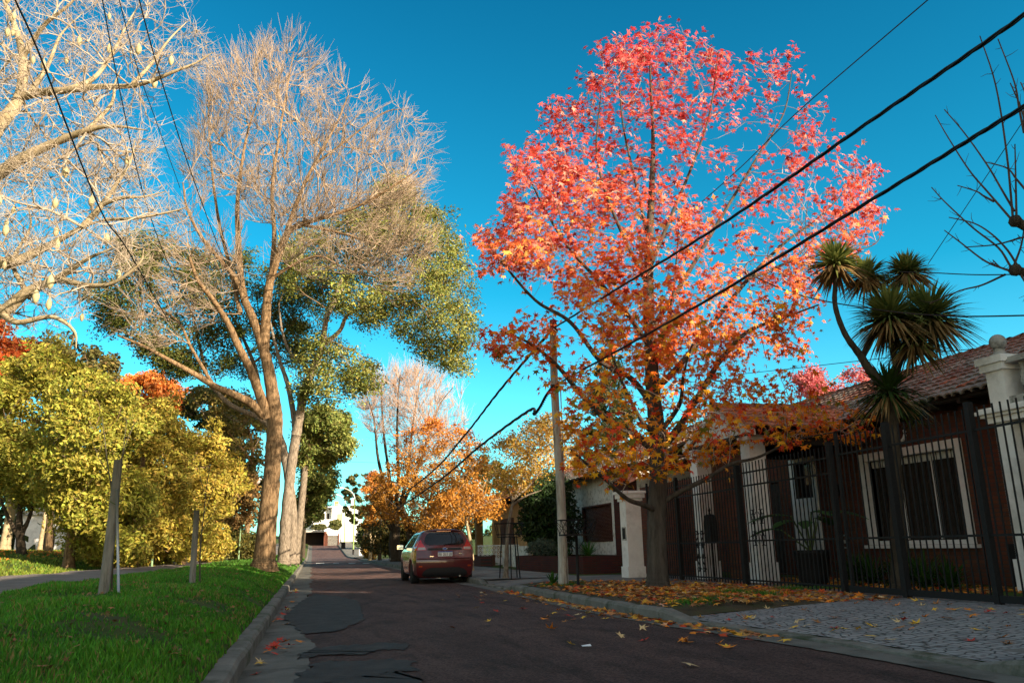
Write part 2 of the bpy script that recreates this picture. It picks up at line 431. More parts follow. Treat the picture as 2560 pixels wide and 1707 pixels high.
# left footpath
MT['path'] = mat('path_grit', (.16, .135, .12), (.25, .21, .185), .95, 1.5, bump=.6, bscale=90, spec=.1)
ye = np.arange(-6, 180, .5)
e0 = -3.75 + .08 * np.sin(ye * .7) + .05 * np.sin(ye * 1.9); e1 = -6.35 + .12 * np.sin(ye * .5 + 1) + .06 * np.sin(ye * 1.7)
G = np.stack([np.stack([e1 + (e0 - e1) * t, ye, zl(e1 + (e0 - e1) * t) + wob(e1 + (e0 - e1) * t, ye) + zr(ye) + (.028 if 0 < t < 1 else -.02)], -1) for t in np.linspace(0, 1, 12)], 1)
struct('footpath', MB().grid(G), MT['path'], True)
# ------------------------------------------------------------------ trees
def in_poly(P, poly):
    x, y = P[:, 0], P[:, 1]; n = len(poly); c = np.zeros(len(P), bool)
    for i in range(n):
        x1, y1 = poly[i]; x2, y2 = poly[i - 1]
        k = ((y1 > y) != (y2 > y)) & (x < (x2 - x1) * (y - y1) / (y2 - y1 + 1e-12) + x1)
        c ^= k
    return c
def bdist(P, poly):
    d = np.full(len(P), 1e9); poly = np.array(poly, float)
    for i in range(len(poly)):
        a, b = poly[i - 1], poly[i]; ab = b - a
        t = np.clip(((P - a) @ ab) / (ab @ ab + 1e-9), 0, 1)
        d = np.minimum(d, np.linalg.norm(P - a - t[:, None] * ab, axis=1))
    return d
def cloud(poly, y, dep, n, shell=0., rough=-.35):
    """points filling a rounded crown whose silhouette is poly (2352-wide view) at distance y, half depth dep metres"""
    poly = np.array(poly, float)
    lo, hi = poly.min(0), poly.max(0); out = []
    tot = 0
    probe = rng.uniform(lo, hi, (4000, 2)); probe = probe[in_poly(probe, poly)]; R = bdist(probe, poly).max()
    while tot < n:
        p = rng.uniform(lo, hi, (n * 2, 2)); p = p[in_poly(p, poly)]
        t = np.clip(bdist(p, poly) / R, 0, 1)
        h = np.sqrt(t * (2 - t))
        u = rng.uniform(-1, 1, len(p))
        if shell: u = np.sign(u) * np.abs(u) ** (1 - shell)
        yy = y + u * h * dep
        P = np.array([at_y(a[0] * D, a[1] * D, q) for a, q in zip(p, yy)])
        fq = 2.6 / max(dep, .8)
        gg = np.sin(P[:, 0] * fq + 1.3) * np.sin(P[:, 2] * fq * 1.1 + P[:, 1] * fq * .7) + .6 * np.sin(P[:, 2] * fq * 2.1 + P[:, 0] * fq * 1.7) * np.sin(P[:, 1] * fq * 1.9 + .5)
        P = P[gg > rough]
        out.append(P); tot += len(P)
    return np.concatenate(out)[:n]

def grow(limbs, A, bf=.5, seg=.35, rt=.006, pw=.46, kmax=None, wig=.03):
    """limbs: list of (points, radii). A: attractor points. returns node arrays for the fine branches"""
    nodes, pl, rad = [], [], []
    for P, Rr in limbs:
        P = np.asarray(P, float); L = np.r_[0, np.cumsum(np.linalg.norm(np.diff(P, axis=0), axis=1))]
        m = max(2, int(L[-1] / seg)); s = np.linspace(0, L[-1], m)
        Q = np.stack([np.interp(s, L, P[:, k]) for k in range(3)], 1)
        nodes.append(Q); pl.append(s * .35); rad.append(np.interp(s, L, Rr))
    S = np.concatenate(nodes); pl0 = np.concatenate(pl); r0 = np.concatenate(rad)
    # thick lower parts of the trunk do not sprout
    ns, na = len(S), len(A)
    N = np.zeros((ns + na, 3)); N[:ns] = S; PL = np.zeros(ns + na); PL[:ns] = pl0; par = np.full(ns + na, -1)
    best = np.full(na, 1e9); bp = np.zeros(na, int)
    for k in range(ns):
        d = np.linalg.norm(A - S[k], axis=1); c = d + bf * (pl0[k] + d)
        u = c < best; best[u] = c[u]; bp[u] = k
    used = np.zeros(na, bool); cnt = ns
    for _ in range(na):
        i = int(np.argmin(np.where(used, 1e9, best)))
        used[i] = True; N[cnt] = A[i]; par[cnt] = bp[i]
        PL[cnt] = PL[bp[i]] + np.linalg.norm(A[i] - N[bp[i]])
        d = np.linalg.norm(A - A[i], axis=1); c = d + bf * (PL[cnt] + d)
        u = c < best; best[u] = c[u]; bp[u] = cnt
        cnt += 1
    kids = np.zeros(cnt, int); w = np.zeros(cnt)
    for i in range(cnt - 1, ns - 1, -1):
        if w[i] == 0: w[i] = 1
        w[par[i]] += w[i] if par[i] >= 0 else 0
    main = {}
    for i in range(ns, cnt):
        p = par[i]
        if p >= ns and (p not in main or w[i] > w[main[p]]): main[p] = i
    r = rt * w ** pw
    for i in range(ns, cnt):
        p = par[i]
        cap = (r0[p] * .62) if p < ns else r[p]
        r[i] = min(r[i], cap)
    # smooth
    Ns = N.copy()
    for _ in range(2):
        X = Ns.copy()
        for p, c in main.items():
            q = par[p]
            X[p] = .5 * Ns[p] + .25 * (Ns[c] + Ns[q])
        Ns = X
    chains = []
    heads = [i for i in range(ns, cnt) if par[i] < ns or main.get(par[i]) != i]
    for h in heads:
        ch = [par[h], h]
        while ch[-1] in main: ch.append(main[ch[-1]])
        chains.append(ch)
    tips = [ch[-1] for ch in chains]
    tipdir = np.array([Ns[ch[-1]] - Ns[ch[-2]] for ch in chains]); tipdir /= np.linalg.norm(tipdir, axis=1)[:, None] + 1e-9
    return dict(N=Ns, par=par, r=r, ns=ns, chains=chains, tips=np.array(tips), tipdir=tipdir, w=w, r0=r0)

def branch_mesh(g, mb, kbig=6, wig=.25):
    for ch in g['chains']:
        P = g['N'][ch]; r = np.array([g['r'][c] if c >= g['ns'] else min(g['r'][ch[1]] * 1.05, g['r0'][c] * .8) for c in ch])
        if len(P) > 1:
            # midpoints with a little wander make the limbs knotty
            L = np.linalg.norm(np.diff(P, axis=0), axis=1)
            Q = [P[0]]; rr = [r[0]]
            for a, b, l, ra, rb in zip(P[:-1], P[1:], L, r[:-1], r[1:]):
                if l > .25:
                    Q.append((a + b) / 2 + rng.normal(0, l * .05 * wig * 4, 3)); rr.append((ra + rb) / 2)
                Q.append(b); rr.append(rb)
            k = kbig if max(rr) > .05 else (4 if max(rr) > .015 else 3)
            mb.tube(np.array(Q), np.array(rr), k, cap=False)

def twigs(mb, S, Dr, Ln, r, bend=.25):
    """many two-piece three-sided twigs at once"""
    n = len(S)
    Dr = Dr / (np.linalg.norm(Dr, axis=1)[:, None] + 1e-9)
    U = np.cross(Dr, rng.normal(0, 1, (n, 3))); U /= np.linalg.norm(U, axis=1)[:, None] + 1e-9
    W = np.cross(Dr, U)
    Ln = np.broadcast_to(Ln, (n,)); r = np.broadcast_to(r, (n,))
    mid = S + Dr * (Ln * .5)[:, None] + U * (Ln * bend * .3 * rng.normal(0, 1, n))[:, None]
    end = mid + (Dr + U * (bend * rng.normal(0, 1, n))[:, None] + np.array([0, 0, .15])) * (Ln * .5)[:, None]
    a = np.arange(3) * 2 * math.pi / 3
    ring = np.cos(a)[None, :, None] * U[:, None, :] + np.sin(a)[None, :, None] * W[:, None, :]
    V = np.stack([S[:, None] + ring * r[:, None, None], mid[:, None] + ring * (r * .75)[:, None, None], end[:, None] + ring * (r * .4)[:, None, None]], 1).reshape(-1, 3)
    base = np.arange(n)[:, None, None] * 9 + np.array([0, 3])[None, :, None]; j = np.arange(3)[None, None, :]; j2 = (j + 1) % 3
    Q = np.stack([base + j, base + j2, base + 3 + j2, base + 3 + j], -1).reshape(-1, 4)
    mb.add(V, Q)
    return end

def unit(v): return v / (np.linalg.norm(v, axis=-1, keepdims=True) + 1e-9)
STAR = None
def star_template():
    tips = [(90, 1.0), (37, .93), (143, .93), (-18, .72), (198, .72)]
    tips = sorted(tips); out = []
    order = [(-18, .72), (37, .93), (90, 1.0), (143, .93), (198, .72)]
    for i, (a, r) in enumerate(order):
        out.append((math.cos(math.radians(a)) * r, math.sin(math.radians(a)) * r))
        b = (a + order[i + 1][0]) / 2 if i < 4 else 270
        rr = .36 if i < 4 else .16
        out.append((math.cos(math.radians(b)) * rr, math.sin(math.radians(b)) * rr))
    P = np.array(out); z = -.22 * (P ** 2).sum(1)
    V = np.concatenate([[[0, 0, 0]], np.c_[P, z]])
    T = np.array([[0, 1 + i, 1 + (i + 1) % 10] for i in range(10)])
    return V, T
STAR = star_template()
DIAM = (np.array([[0, -.5, 0], [.26, .0, .07], [0, .55, -.08], [-.26, .0, .07]]), np.array([[0, 1, 2, 3]]))
LONG = (np.array([[0, -.5, 0], [.13, -.1, .03], [.10, .25, -.03], [0, .55, -.12], [-.10, .25, -.03], [-.13, -.1, .03]]), np.array([[0, 1, 2, 3, 4, 5]]))
def leaves(mb, C, size, tmpl, col, nrm=None, nspread=.8, upv=None, jit=.3):
    """C centres, nrm preferred leaf normal, upv preferred tip direction"""
    n = len(C); tv, tf = tmpl
    nr = rng.normal(0, 1, (n, 3)) * nspread + (np.array([0, 0, 1.]) if nrm is None else nrm)
    nr = unit(nr)
    t = rng.normal(0, 1, (n, 3)) if upv is None else upv + rng.normal(0, jit, (n, 3))
    t = unit(t - nr * (t * nr).sum(1)[:, None]); b = np.cross(t, nr)
    s = np.broadcast_to(size, (n,)) * rng.uniform(.7, 1.25, n)
    V = C[:, None, :] + s[:, None, None] * (tv[None, :, 0, None] * b[:, None] + tv[None, :, 1, None] * t[:, None] + tv[None, :, 2, None] * nr[:, None])
    m = len(tv)
    Fs = (tf[None] + np.arange(n)[:, None, None] * m).reshape(-1, tf.shape[1])
    mb.add(V.reshape(-1, 3), Fs, np.repeat(col, m, axis=0))
def ramp(t, stops):
    t = np.clip(t, 0, 1); xs_ = [s[0] for s in stops]
    return np.stack([np.interp(t, xs_, [s[1][k] for s in stops]) for k in range(3)], 1)
def vary(c, n, a=.25, h=.08):
    c = np.broadcast_to(np.asarray(c, float), (n, 3))
    return np.clip(c * rng.uniform(1 - a, 1 + a, (n, 1)) * (1 + rng.normal(0, h, (n, 3))), 0.003, .9)
def limb(pts, y, r0, r1):
    P = np.array(dy(pts, y)); return P, np.linspace(r0, r1, len(P))
def smooth_path(P, m=6):
    P = np.asarray(P, float)
    if len(P) < 3: return P
    out = []
    Q = np.concatenate([[2 * P[0] - P[1]], P, [2 * P[-1] - P[-2]]])
    for i in range(1, len(Q) - 2):
        for t in np.linspace(0, 1, m, endpoint=False):
            a, b, c, d = Q[i - 1:i + 3]
            out.append(.5 * (2 * b + (c - a) * t + (2 * a - 5 * b + 4 * c - d) * t ** 2 + (3 * b - a - 3 * c + d) * t ** 3))
    out.append(P[-1]); return np.array(out)
def trunk_mesh(limbs, k=12, rough=.06):
    mb = MB()
    for P, r in limbs:
        Q = smooth_path(P, 8); m = len(Q)
        rr = np.interp(np.linspace(0, 1, m), np.linspace(0, 1, len(r)), r)
        rr = rr * (1 + rough * np.sin(np.arange(m) * 1.9) * rng.normal(1, .4, m))
        mb.tube(Q, rr, k if rr.max() > .08 else 7)
    return mb
def flare(limbs):                     # root flare on the first limb
    P, r = limbs[0]; P = np.asarray(P, float)
    b = P[0]; d = P[1] - P[0]
    P2 = np.concatenate([[b - d / np.linalg.norm(d) * .15, b + d * .06, b + d * .25], P[1:]]); r2 = np.concatenate([[r[0] * 1.45, r[0] * 1.22, r[0] * 1.02], r[1:]])
    return [(P2, r2)] + limbs[1:]

def leafy(name, label, limbs, polys, y, dep, n, nleaf, lsize, colf, bark, twigm, leafm='leaf_dense', tmpl=DIAM, spread=.35, bf=.5, rt=.008, group=None, cat='tree', nrm=None, nspread=1., droop=0., shell=.35, wigl=.25, kind_leaf='crown', k=10, clump=.75):
    limbs = flare(limbs)
    base = limbs[0][0][0]
    t = thing(name, label, cat, base, group)
    tr = trunk_mesh(limbs, k)
    part('trunk', tr, bark, t, True)
    A = np.concatenate([cloud(p, y if not isinstance(y, (list, tuple)) else y[i], dep if not isinstance(dep, (list, tuple)) else dep[i], n[i] if isinstance(n, (list, tuple)) else n, shell) for i, p in enumerate(polys)])
    g = grow(limbs, A, bf, rt=rt)
    bm = MB(); branch_mesh(g, bm, wig=wigl)
    part('branches', bm, twigm, t, True)
    src = g['N'][g['ns']:]
    wgt = 1 / np.sqrt(g['w'][g['ns']:]); wgt /= wgt.sum()
    ncl = max(40, int(len(src) * clump))
    cen = src[rng.choice(len(src), ncl, p=wgt)] + rng.normal(0, spread * .35, (ncl, 3))
    cn = rng.normal(0, 1, (ncl, 3)) * .75 + (np.array([0, 0, 1.]) if nrm is None else nrm)
    cw_ = rng.uniform(.25, 1.6, ncl); cw_ /= cw_.sum()
    idx = rng.choice(ncl, nleaf, p=cw_)
    off = rng.normal(0, 1, (nleaf, 3)); off *= (spread * rng.uniform(0, 1, nleaf) ** .6 / (np.linalg.norm(off, axis=1)))[:, None]
    off[:, 2] *= .7; off[:, 2] -= droop
    C = cen[idx] + off
    nrm = cn[idx]; nspread = nspread * .55
    lm = MB(); leaves(lm, C, lsize, tmpl, colf(C), nrm, nspread)
    part(kind_leaf, lm, leafm if not isinstance(leafm, str) else MT[leafm], t)
    return t, g

# ---- silk floss tree at the left edge: pale limbs, pods
def silk_floss():
    yb = 16.0
    T0 = np.array([-9.6, 15.6, float(ground_z(-9.6, 15.6))])
    J = at_y(-260 * D, 520 * D, 15.5)
    L = [(np.array([T0, (T0 * .5 + J * .5) + [.1, 0, 0], J]), np.array([.55, .50, .36]))]
    def add(pts, ys, r0, r1): L.append((np.array([J] + dy(pts, ys)), np.linspace(r0 * .85, .008, len(pts) + 1)))
    def side(pts, ys, r0, r1): L.append((np.array(dy(pts, ys)), np.linspace(r0 * .85, .007 if r1 < .035 else r1 * .8, len(pts))))
    add([(-60, 360), (0, 285), (45, 222), (52, 130), (30, 50), (5, -10), (-10, -80)], [15.5, 15.6, 15.7, 16, 16.3, 16.6, 16.9], .20, .05)
    side([(45, 222), (100, 212), (150, 208), (220, 200), (300, 198), (345, 188)], [15.7, 15.5, 15.3, 15, 14.8, 14.6], .105, .04)
    side([(345, 188), (400, 165), (450, 145), (490, 120)], [14.6, 14.4, 14.3, 14.2], .05, .015)
    side([(300, 198), (345, 150), (390, 90), (430, 50)], [14.8, 14.9, 15, 15.1], .05, .012)
    side([(150, 208), (215, 180), (260, 120), (290, 60), (320, 10)], [15.3, 15.8, 16.3, 16.8, 17.2], .07, .02)
    side([(52, 130), (100, 60), (160, 10), (200, -40)], [16, 15.6, 15.2, 15], .07, .02)
    side([(60, 225), (110, 150), (140, 80), (190, 30)], [15.7, 16.4, 16.9, 17.4], .07, .02)
    add([(-40, 420), (40, 370), (110, 335), (200, 300), (260, 290), (340, 300)], [15.4, 15.2, 15, 14.6, 14.4, 14.2], .17, .03)
    side([(200, 300), (255, 240), (265, 190), (280, 150)], [14.6, 14.7, 14.9, 15], .05, .012)
    add([(-80, 560), (-10, 600), (40, 598), (110, 565), (190, 522), (240, 505)], [15.3, 15.2, 15, 14.8, 14.5, 14.3], .2, .05)
    side([(190, 522), (235, 470), (270, 420), (300, 370), (310, 320)], [14.5, 14.4, 14.3, 14.2, 14.2], .07, .018)
    side([(240, 505), (320, 500), (400, 485), (430, 475)], [14.3, 14, 13.8, 13.7], .04, .012)
    side([(235, 470), (280, 455), (330, 452), (380, 440)], [14.4, 14.2, 14.1, 14], .05, .012)
    add([(-60, 660), (0, 715), (60, 672), (130, 640), (200, 595), (260, 570)], [15.2, 15.1, 14.9, 14.7, 14.4, 14.2], .2, .05)
    side([(130, 640), (200, 655), (260, 650), (320, 605), (330, 570)], [14.7, 14.3, 14, 13.8, 13.7], .07, .015)
    side([(0, 715), (40, 740), (120, 728), (170, 760), (175, 800)], [15.1, 14.9, 14.7, 14.6, 14.5], .08, .015)
    side([(60, 672), (30, 600), (70, 520), (60, 460)], [14.9, 15.5, 16, 16.3], .06, .02)
    t = thing('silk_floss_tree', 'pale bare tree at the left edge with thick twisting limbs and hanging pods', 'tree', T0)
    part('trunk', trunk_mesh(flare(L), 14, .03), MT['bark_pale'], t, True)
    polys = [[(-60, -60), (430, -40), (440, 40), (500, 130), (470, 175), (380, 230), (370, 330), (330, 420), (-60, 430)],
             [(-60, 380), (300, 330), (380, 430), (420, 480), (330, 560), (330, 620), (230, 640), (180, 740), (-60, 790)]]
    A = np.concatenate([cloud(polys[0], 15.8, 2.8, 980), cloud(polys[1], 15.2, 2.3, 860)])
    g = grow(L, A, .35, rt=.0062, pw=.48)
    bm = MB(); branch_mesh(g, bm, wig=.55)
    nd = g['N'][g['ns']:]; par = g['par'][g['ns']:]
    dirs = unit(nd - g['N'][par])
    m = 9500; idx = rng.integers(0, len(nd), m)
    dd = dirs[idx] * .5 + rng.normal(0, .75, (m, 3)) + [0, 0, .35]
    twigs(bm, nd[idx] + rng.normal(0, .01, (m, 3)), dd, rng.uniform(.12, .46, m), rng.uniform(.003, .0055, m), .55)
    part('branches', bm, MT['twig_pale'], t, True)
    # pods hanging from twig ends
    pod = [(0.004, .0), (.03, -.03), (.055, -.09), (.06, -.14), (.045, -.20), (.012, -.245), (.002, -.25)]
    low = [i for i in g['tips'] if g['N'][i][1] < 15.6]
    random.shuffle(low)
    for i in low[:34]:
        p = g['N'][i]; s = random.uniform(.6, .95)
        mb = MB(); mb.tube([p + [0, 0, .03], p - [0, 0, .06]], .005, 4)
        mb.lathe([(a * s, b * s - .05) for a, b in pod][::-1], p, 10)
        part('seed_pod', mb, MT['pod'], t, True)
MT['pod'] = mat('seed_pod', (.30, .24, .12), (.46, .39, .22), .7, 9)
silk_floss()

# ---- large bare tree on the verge
def bare_tree():
    y = 27.0
    B = [limb([(606, 1300), (612, 1220), (624, 1100), (628, 1030), (632, 965), (628, 920), (615, 840), (600, 785), (582, 735), (562, 690)], y, .36, .13)]
    r0 = [.33, .30, .265, .25, .24, .215, .18, .155, .14, .12]; B[0] = (B[0][0], np.array(r0))
    add = lambda pts, ys, a, b: B.append(limb(pts, ys, a, b))
    add([(562, 690), (553, 640), (548, 560), (545, 480), (552, 400), (570, 300), (600, 210)], [27, 27, 27.1, 27.2, 27.2, 27.3, 27.4], .13, .02)
    add([(562, 690), (540, 640), (500, 590), (460, 540), (430, 480), (420, 420)], [27, 26.8, 26.5, 26.3, 26, 25.8], .10, .02)
    add([(614, 960), (596, 905), (575, 850), (545, 790), (525, 745), (490, 690), (455, 645), (435, 590)], [27, 26.8, 26.5, 26.2, 26, 25.6, 25.2, 25], .17, .04)
    add([(606, 955), (575, 925), (535, 905), (490, 885), (440, 855), (385, 825), (330, 795), (270, 770)], [27, 26.8, 26.6, 26.5, 26.2, 26, 25.8, 25.6], .15, .03)
    add([(490, 885), (440, 800), (410, 740), (350, 700), (290, 680)], [26.5, 26.6, 26.8, 27, 27.2], .06, .015)
    add([(606, 800), (610, 740), (614, 690), (622, 640), (645, 570), (665, 530), (700, 512)], [27, 26.9, 26.8, 26.7, 26.4, 26.2, 26], .17, .09)
    add([(700, 512), (760, 495), (830, 470), (900, 430), (960, 390)], [26, 25.7, 25.4, 25, 24.8], .085, .015)
    add([(690, 515), (780, 535), (860, 560), (940, 590)], [26.1, 25.6, 25.2, 24.9], .06, .012)
    add([(650, 560), (680, 470), (720, 380), (770, 290), (800, 220)], [26.4, 26.6, 26.9, 27.1, 27.3], .09, .02)
    add([(622, 640), (630, 540), (625, 440), (640, 320), (660, 200), (675, 120)], [26.7, 27, 27.3, 27.6, 27.8, 28], .09, .015)
    add([(622, 640), (690, 600), (740, 590), (800, 620), (880, 640)], [26.7, 26.2, 25.8, 25.4, 25], .06, .012)
    add([(552, 720), (530, 620), (505, 520), (490, 420), (480, 300), (478, 190)], [27, 27.5, 28, 28.3, 28.5, 28.7], .08, .012)
    add([(720, 380), (800, 320), (880, 260), (940, 250)], [26.9, 26.6, 26.3, 26], .05, .01)
    base = B[0][0][0]
    t = thing('bare_tree', 'tall leafless tree with a fan of fine twigs standing on the verge beside the kerb', 'tree', base)
    part('trunk', trunk_mesh(flare(B), 16, .035), MT['bark_brown'], t, True)
    P1 = [(455, 330), (475, 175), (545, 150), (600, 105), (688, 92), (700, 130), (785, 180), (870, 215), (960, 270), (970, 320), (1000, 350), (975, 430), (900, 460), (760, 500), (640, 520), (540, 520), (450, 480), (410, 420)]
    P2 = [(640, 510), (880, 440), (985, 400), (960, 500), (995, 560), (940, 640), (850, 680), (700, 640), (640, 600)]
    P3 = [(280, 660), (420, 420), (560, 520), (560, 660), (480, 780), (300, 800)]
    A = np.concatenate([cloud(P1, 27, 4.0, 1250, rough=-.12), cloud(P2, 25.5, 2.5, 480), cloud(P3, 26.2, 2.5, 260)])
    g = grow(B, A, .75, rt=.0085, pw=.44)
    bm = MB(); branch_mesh(g, bm, wig=.3)
    nd = g['N'][g['ns']:]; par = g['par'][g['ns']:]; dirs = unit(nd - g['N'][par])
    out = unit(nd - np.array(at_y(600 * D, 760 * D, 27)))
    m = 6200; idx = rng.integers(0, len(nd), m)
    dd = dirs[idx] * .9 + out[idx] * .6 + rng.normal(0, .26, (m, 3)) + [.14, 0, .25]
    e = twigs(bm, nd[idx], dd, rng.uniform(.35, 1.2, m), rng.uniform(.006, .0095, m), .25)
    j = rng.integers(0, m, 6000)
    twigs(bm, nd[idx][j] * .4 + e[j] * .6, dd[j] * .7 + rng.normal(0, .4, (6000, 3)), rng.uniform(.2, .5, 6000), .0055, .3)
    part('branches', bm, MT['twig_tan'], t, True)
bare_tree()

# ---- evergreens of the row behind it
GREEN = lambda a, b: (lambda C: vary(a, len(C), .35, .1) * (1 - (s := rng.uniform(0, 1, (len(C), 1)) ** 2)) + vary(b, len(C), .2, .1) * s)
ever = GREEN((.10, .125, .022), (.36, .35, .085))
def verge_base(px, y):                      # a trunk foot on the verge
    p = at_y(px, 1400, y); return np.array([p[0], y, float(ground_z(p[0], y)) - .02])
def ever_row():
    y = 40.0
    b = verge_base(709, y)
    L = [(np.array([b] + dy([(656, 1200), (668, 1080), (680, 1000)], y)), np.array([.28, .26, .24, .23]))]
    add = lambda pts, ys, a, c: L.append(limb(pts, ys, a, c))
    add([(680, 1000), (695, 920), (718, 850), (740, 800), (748, 740), (765, 690), (785, 640)], [40, 40, 39.8, 39.5, 39.2, 39, 38.8], .24, .07)
    add([(680, 1000), (674, 950), (660, 880), (640, 820), (620, 740)], [40, 40.3, 40.8, 41.2, 41.6], .17, .06)
    add([(712, 870), (700, 840), (672, 818), (650, 770), (640, 700)], [39.8, 40.2, 40.8, 41, 41.4], .13, .04)
    add([(745, 790), (780, 760), (800, 722), (850, 700), (900, 690), (960, 680)], [39.5, 39, 38.6, 38.2, 38, 37.8], .12, .03)
    add([(750, 730), (800, 640), (860, 560), (900, 500)], [39.2, 39.6, 40, 40.4], .1, .03)
    polys = [[(860, 420), (900, 405), (955, 445), (1010, 480), (1040, 530), (1062, 600), (1102, 660), (1085, 720), (1078, 790), (1058, 855), (1000, 835), (960, 790), (905, 760), (930, 680), (900, 600), (850, 520)],
             [(640, 560), (760, 520), (860, 440), (900, 560), (930, 700), (860, 760), (740, 720), (660, 660)],
             [(690, 820), (740, 760), (800, 790), (875, 850), (860, 885), (790, 905), (740, 930), (690, 920)]]
    leafy('evergreen_tree', 'tall evergreen with a wide olive green crown leaning out over the street', L, polys, [39, 40, 39.5], [3.0, 3.6, 1.6], [520, 420, 150], 72000, .145, ever, MT['bark_grey'], MT['twig_brown'], group='evergreen trees along the verge', spread=.62, rt=.011, nrm=np.array([.3, -.3, .9]), tmpl=DIAM, droop=.05, clump=1.8)
    y = 46.0
    b = verge_base(727, y)
    L = [(np.array([b] + dy([(672, 1180), (660, 1080), (640, 1000), (600, 960)], y)), np.array([.27, .25, .24, .22, .2]))]
    add = lambda pts, ys, a, c: L.append(limb(pts, ys, a, c))
    add([(600, 960), (530, 930), (480, 880), (430, 830), (380, 800)], [46, 45.6, 45.2, 45, 44.6], .16, .05)
    add([(600, 960), (590, 860), (560, 780), (520, 700)], [46, 46.5, 47, 47.4], .16, .05)
    add([(480, 880), (460, 800), (440, 720), (400, 660)], [45.2, 46, 46.6, 47], .1, .03)
    add([(430, 830), (350, 790), (280, 760), (230, 720)], [45, 44.6, 44.4, 44.2], .08, .03)
    polys = [[(170, 660), (215, 600), (255, 560), (330, 525), (425, 545), (470, 620), (450, 720), (420, 790), (330, 770), (240, 760)],
             [(440, 600), (560, 570), (650, 640), (700, 740), (690, 830), (600, 880), (500, 860), (430, 830), (420, 720)],
             [(300, 770), (420, 790), (470, 850), (400, 860), (330, 830)],
             [(660, 560), (720, 620), (740, 760), (690, 830), (640, 700)]]
    leafy('evergreen_tree', 'dark green evergreen with a crown spreading left behind the large bare tree', L, polys, [45, 46.5, 45, 46], [3.2, 3.4, 1.6, 2.4], [380, 420, 100, 120], 60000, .155, GREEN((.05, .07, .012), (.17, .17, .035)), MT['bark_grey'], MT['twig_brown'], group='evergreen trees along the verge', spread=.62, rt=.011, clump=1.6)
    y = 52.0
    b = verge_base(737, y)
    L = [(np.array([b] + dy([(690, 1180), (700, 1080), (705, 1000)], y)), np.array([.25, .23, .2, .17])),
         limb([(705, 1000), (730, 960), (760, 940)], y, .12, .04), limb([(704, 1010), (690, 930), (700, 860)], y, .12, .04)]
    leafy('evergreen_tree', 'rounded light green evergreen further along the verge, crown over the road edge', L, [[(692, 1060), (690, 980), (725, 935), (770, 945), (806, 985), (803, 1030), (782, 1060), (760, 1050), (740, 1080), (715, 1095)]], y, 2.6, 300, 20000, .22, GREEN((.11, .14, .03), (.32, .34, .09)), MT['bark_grey'], MT['twig_brown'], group='evergreen trees along the verge', spread=.6, rt=.012, nrm=np.array([.3, -.4, .8]))
    y = 66.0
    b = verge_base(747, y)
    L = [(np.array([b] + dy([(698, 1180), (708, 1110), (722, 1050)], y)), np.array([.22, .19, .16, .1])), limb([(700, 1200), (722, 1130), (740, 1090)], y, .12, .05)]
    leafy('evergreen_tree', 'mid green evergreen with forked pale stems, crown low over the road edge', L, [[(700, 1090), (740, 1065), (768, 1090), (764, 1118), (744, 1150), (732, 1178), (705, 1200), (688, 1150)]], y, 2.6, 220, 12000, .27, GREEN((.08, .11, .022), (.28, .28, .07)), MT['bark_pale'], MT['twig_brown'], group='evergreen trees along the verge', spread=.6, rt=.012)
    y = 90.0
    b = verge_base(757, y)
    L = [(np.array([b] + dy([(700, 1200), (704, 1150)], y)), np.array([.2, .17, .1]))]
    leafy('evergreen_tree', 'small dark evergreen farthest along the verge before the white house', L, [[(680, 1150), (712, 1130), (738, 1160), (728, 1188), (704, 1200), (684, 1195)]], y, 3.0, 120, 7000, .34, GREEN((.03, .045, .01), (.08, .09, .02)), MT['bark_dark'], MT['twig_brown'], group='evergreen trees along the verge', spread=.7, rt=.014)
ever_row()

# ---- park trees on the left
def foot(px, y):
    p = at_y(px * D, 1290 * D, y); return np.array([p[0], y, float(ground_z(p[0], y)) - .03])
SHRUBS = []
OLIVE = GREEN((.19, .18, .022), (.50, .45, .075))
GOLD = GREEN((.28, .22, .028), (.60, .48, .10))
def park_tree(label, fx, y, mid, polys, dep, n, nl, ls, colf, bark='bark_brown', name='park_tree', r=.16, sp=.5, tw='twig_brown', group='park trees with yellowing leaves', extra=None, leafm='leaf'):
    b = foot(fx, y)
    L = [(np.array([b] + dy(mid, y)), np.linspace(r, r * .45, len(mid) + 1))]
    if extra:
        for e in extra: L.append(limb(e, y, r * .6, r * .2))
    return leafy(name, label, L, polys, y, dep, n, nl, ls, colf, MT[bark], MT[tw], leafm=leafm, group=group, spread=sp, rt=.009, nrm=np.array([.35, -.5, .6]), nspread=.9)
park_tree('yellow green leafy park tree at the far left with dark twin trunks', 48, 34, [(44, 1200), (50, 1120)], [[(-60, 870), (20, 830), (70, 800), (130, 790), (170, 830), (190, 900), (170, 980), (190, 1080), (150, 1160), (90, 1180), (60, 1150), (-60, 1160)]], 3.4, 420, 36000, .165, OLIVE, 'bark_dark', extra=[[(48, 1230), (70, 1180), (90, 1100)], [(48, 1240), (20, 1190), (-5, 1130)]])
park_tree('yellow leaved park tree left of the leaning stake, sunlit trunk foot', 158, 27, [(168, 1200), (180, 1120), (190, 1040)], [[(100, 1010), (140, 900), (190, 860), (215, 830), (255, 880), (300, 880), (330, 980), (310, 1080), (345, 1160), (330, 1262), (250, 1268), (205, 1250), (180, 1220), (140, 1190), (100, 1130)]], 2.8, 420, 40000, .135, OLIVE, extra=[[(168, 1230), (205, 1180), (240, 1100)], [(172, 1190), (150, 1120), (140, 1050)]])
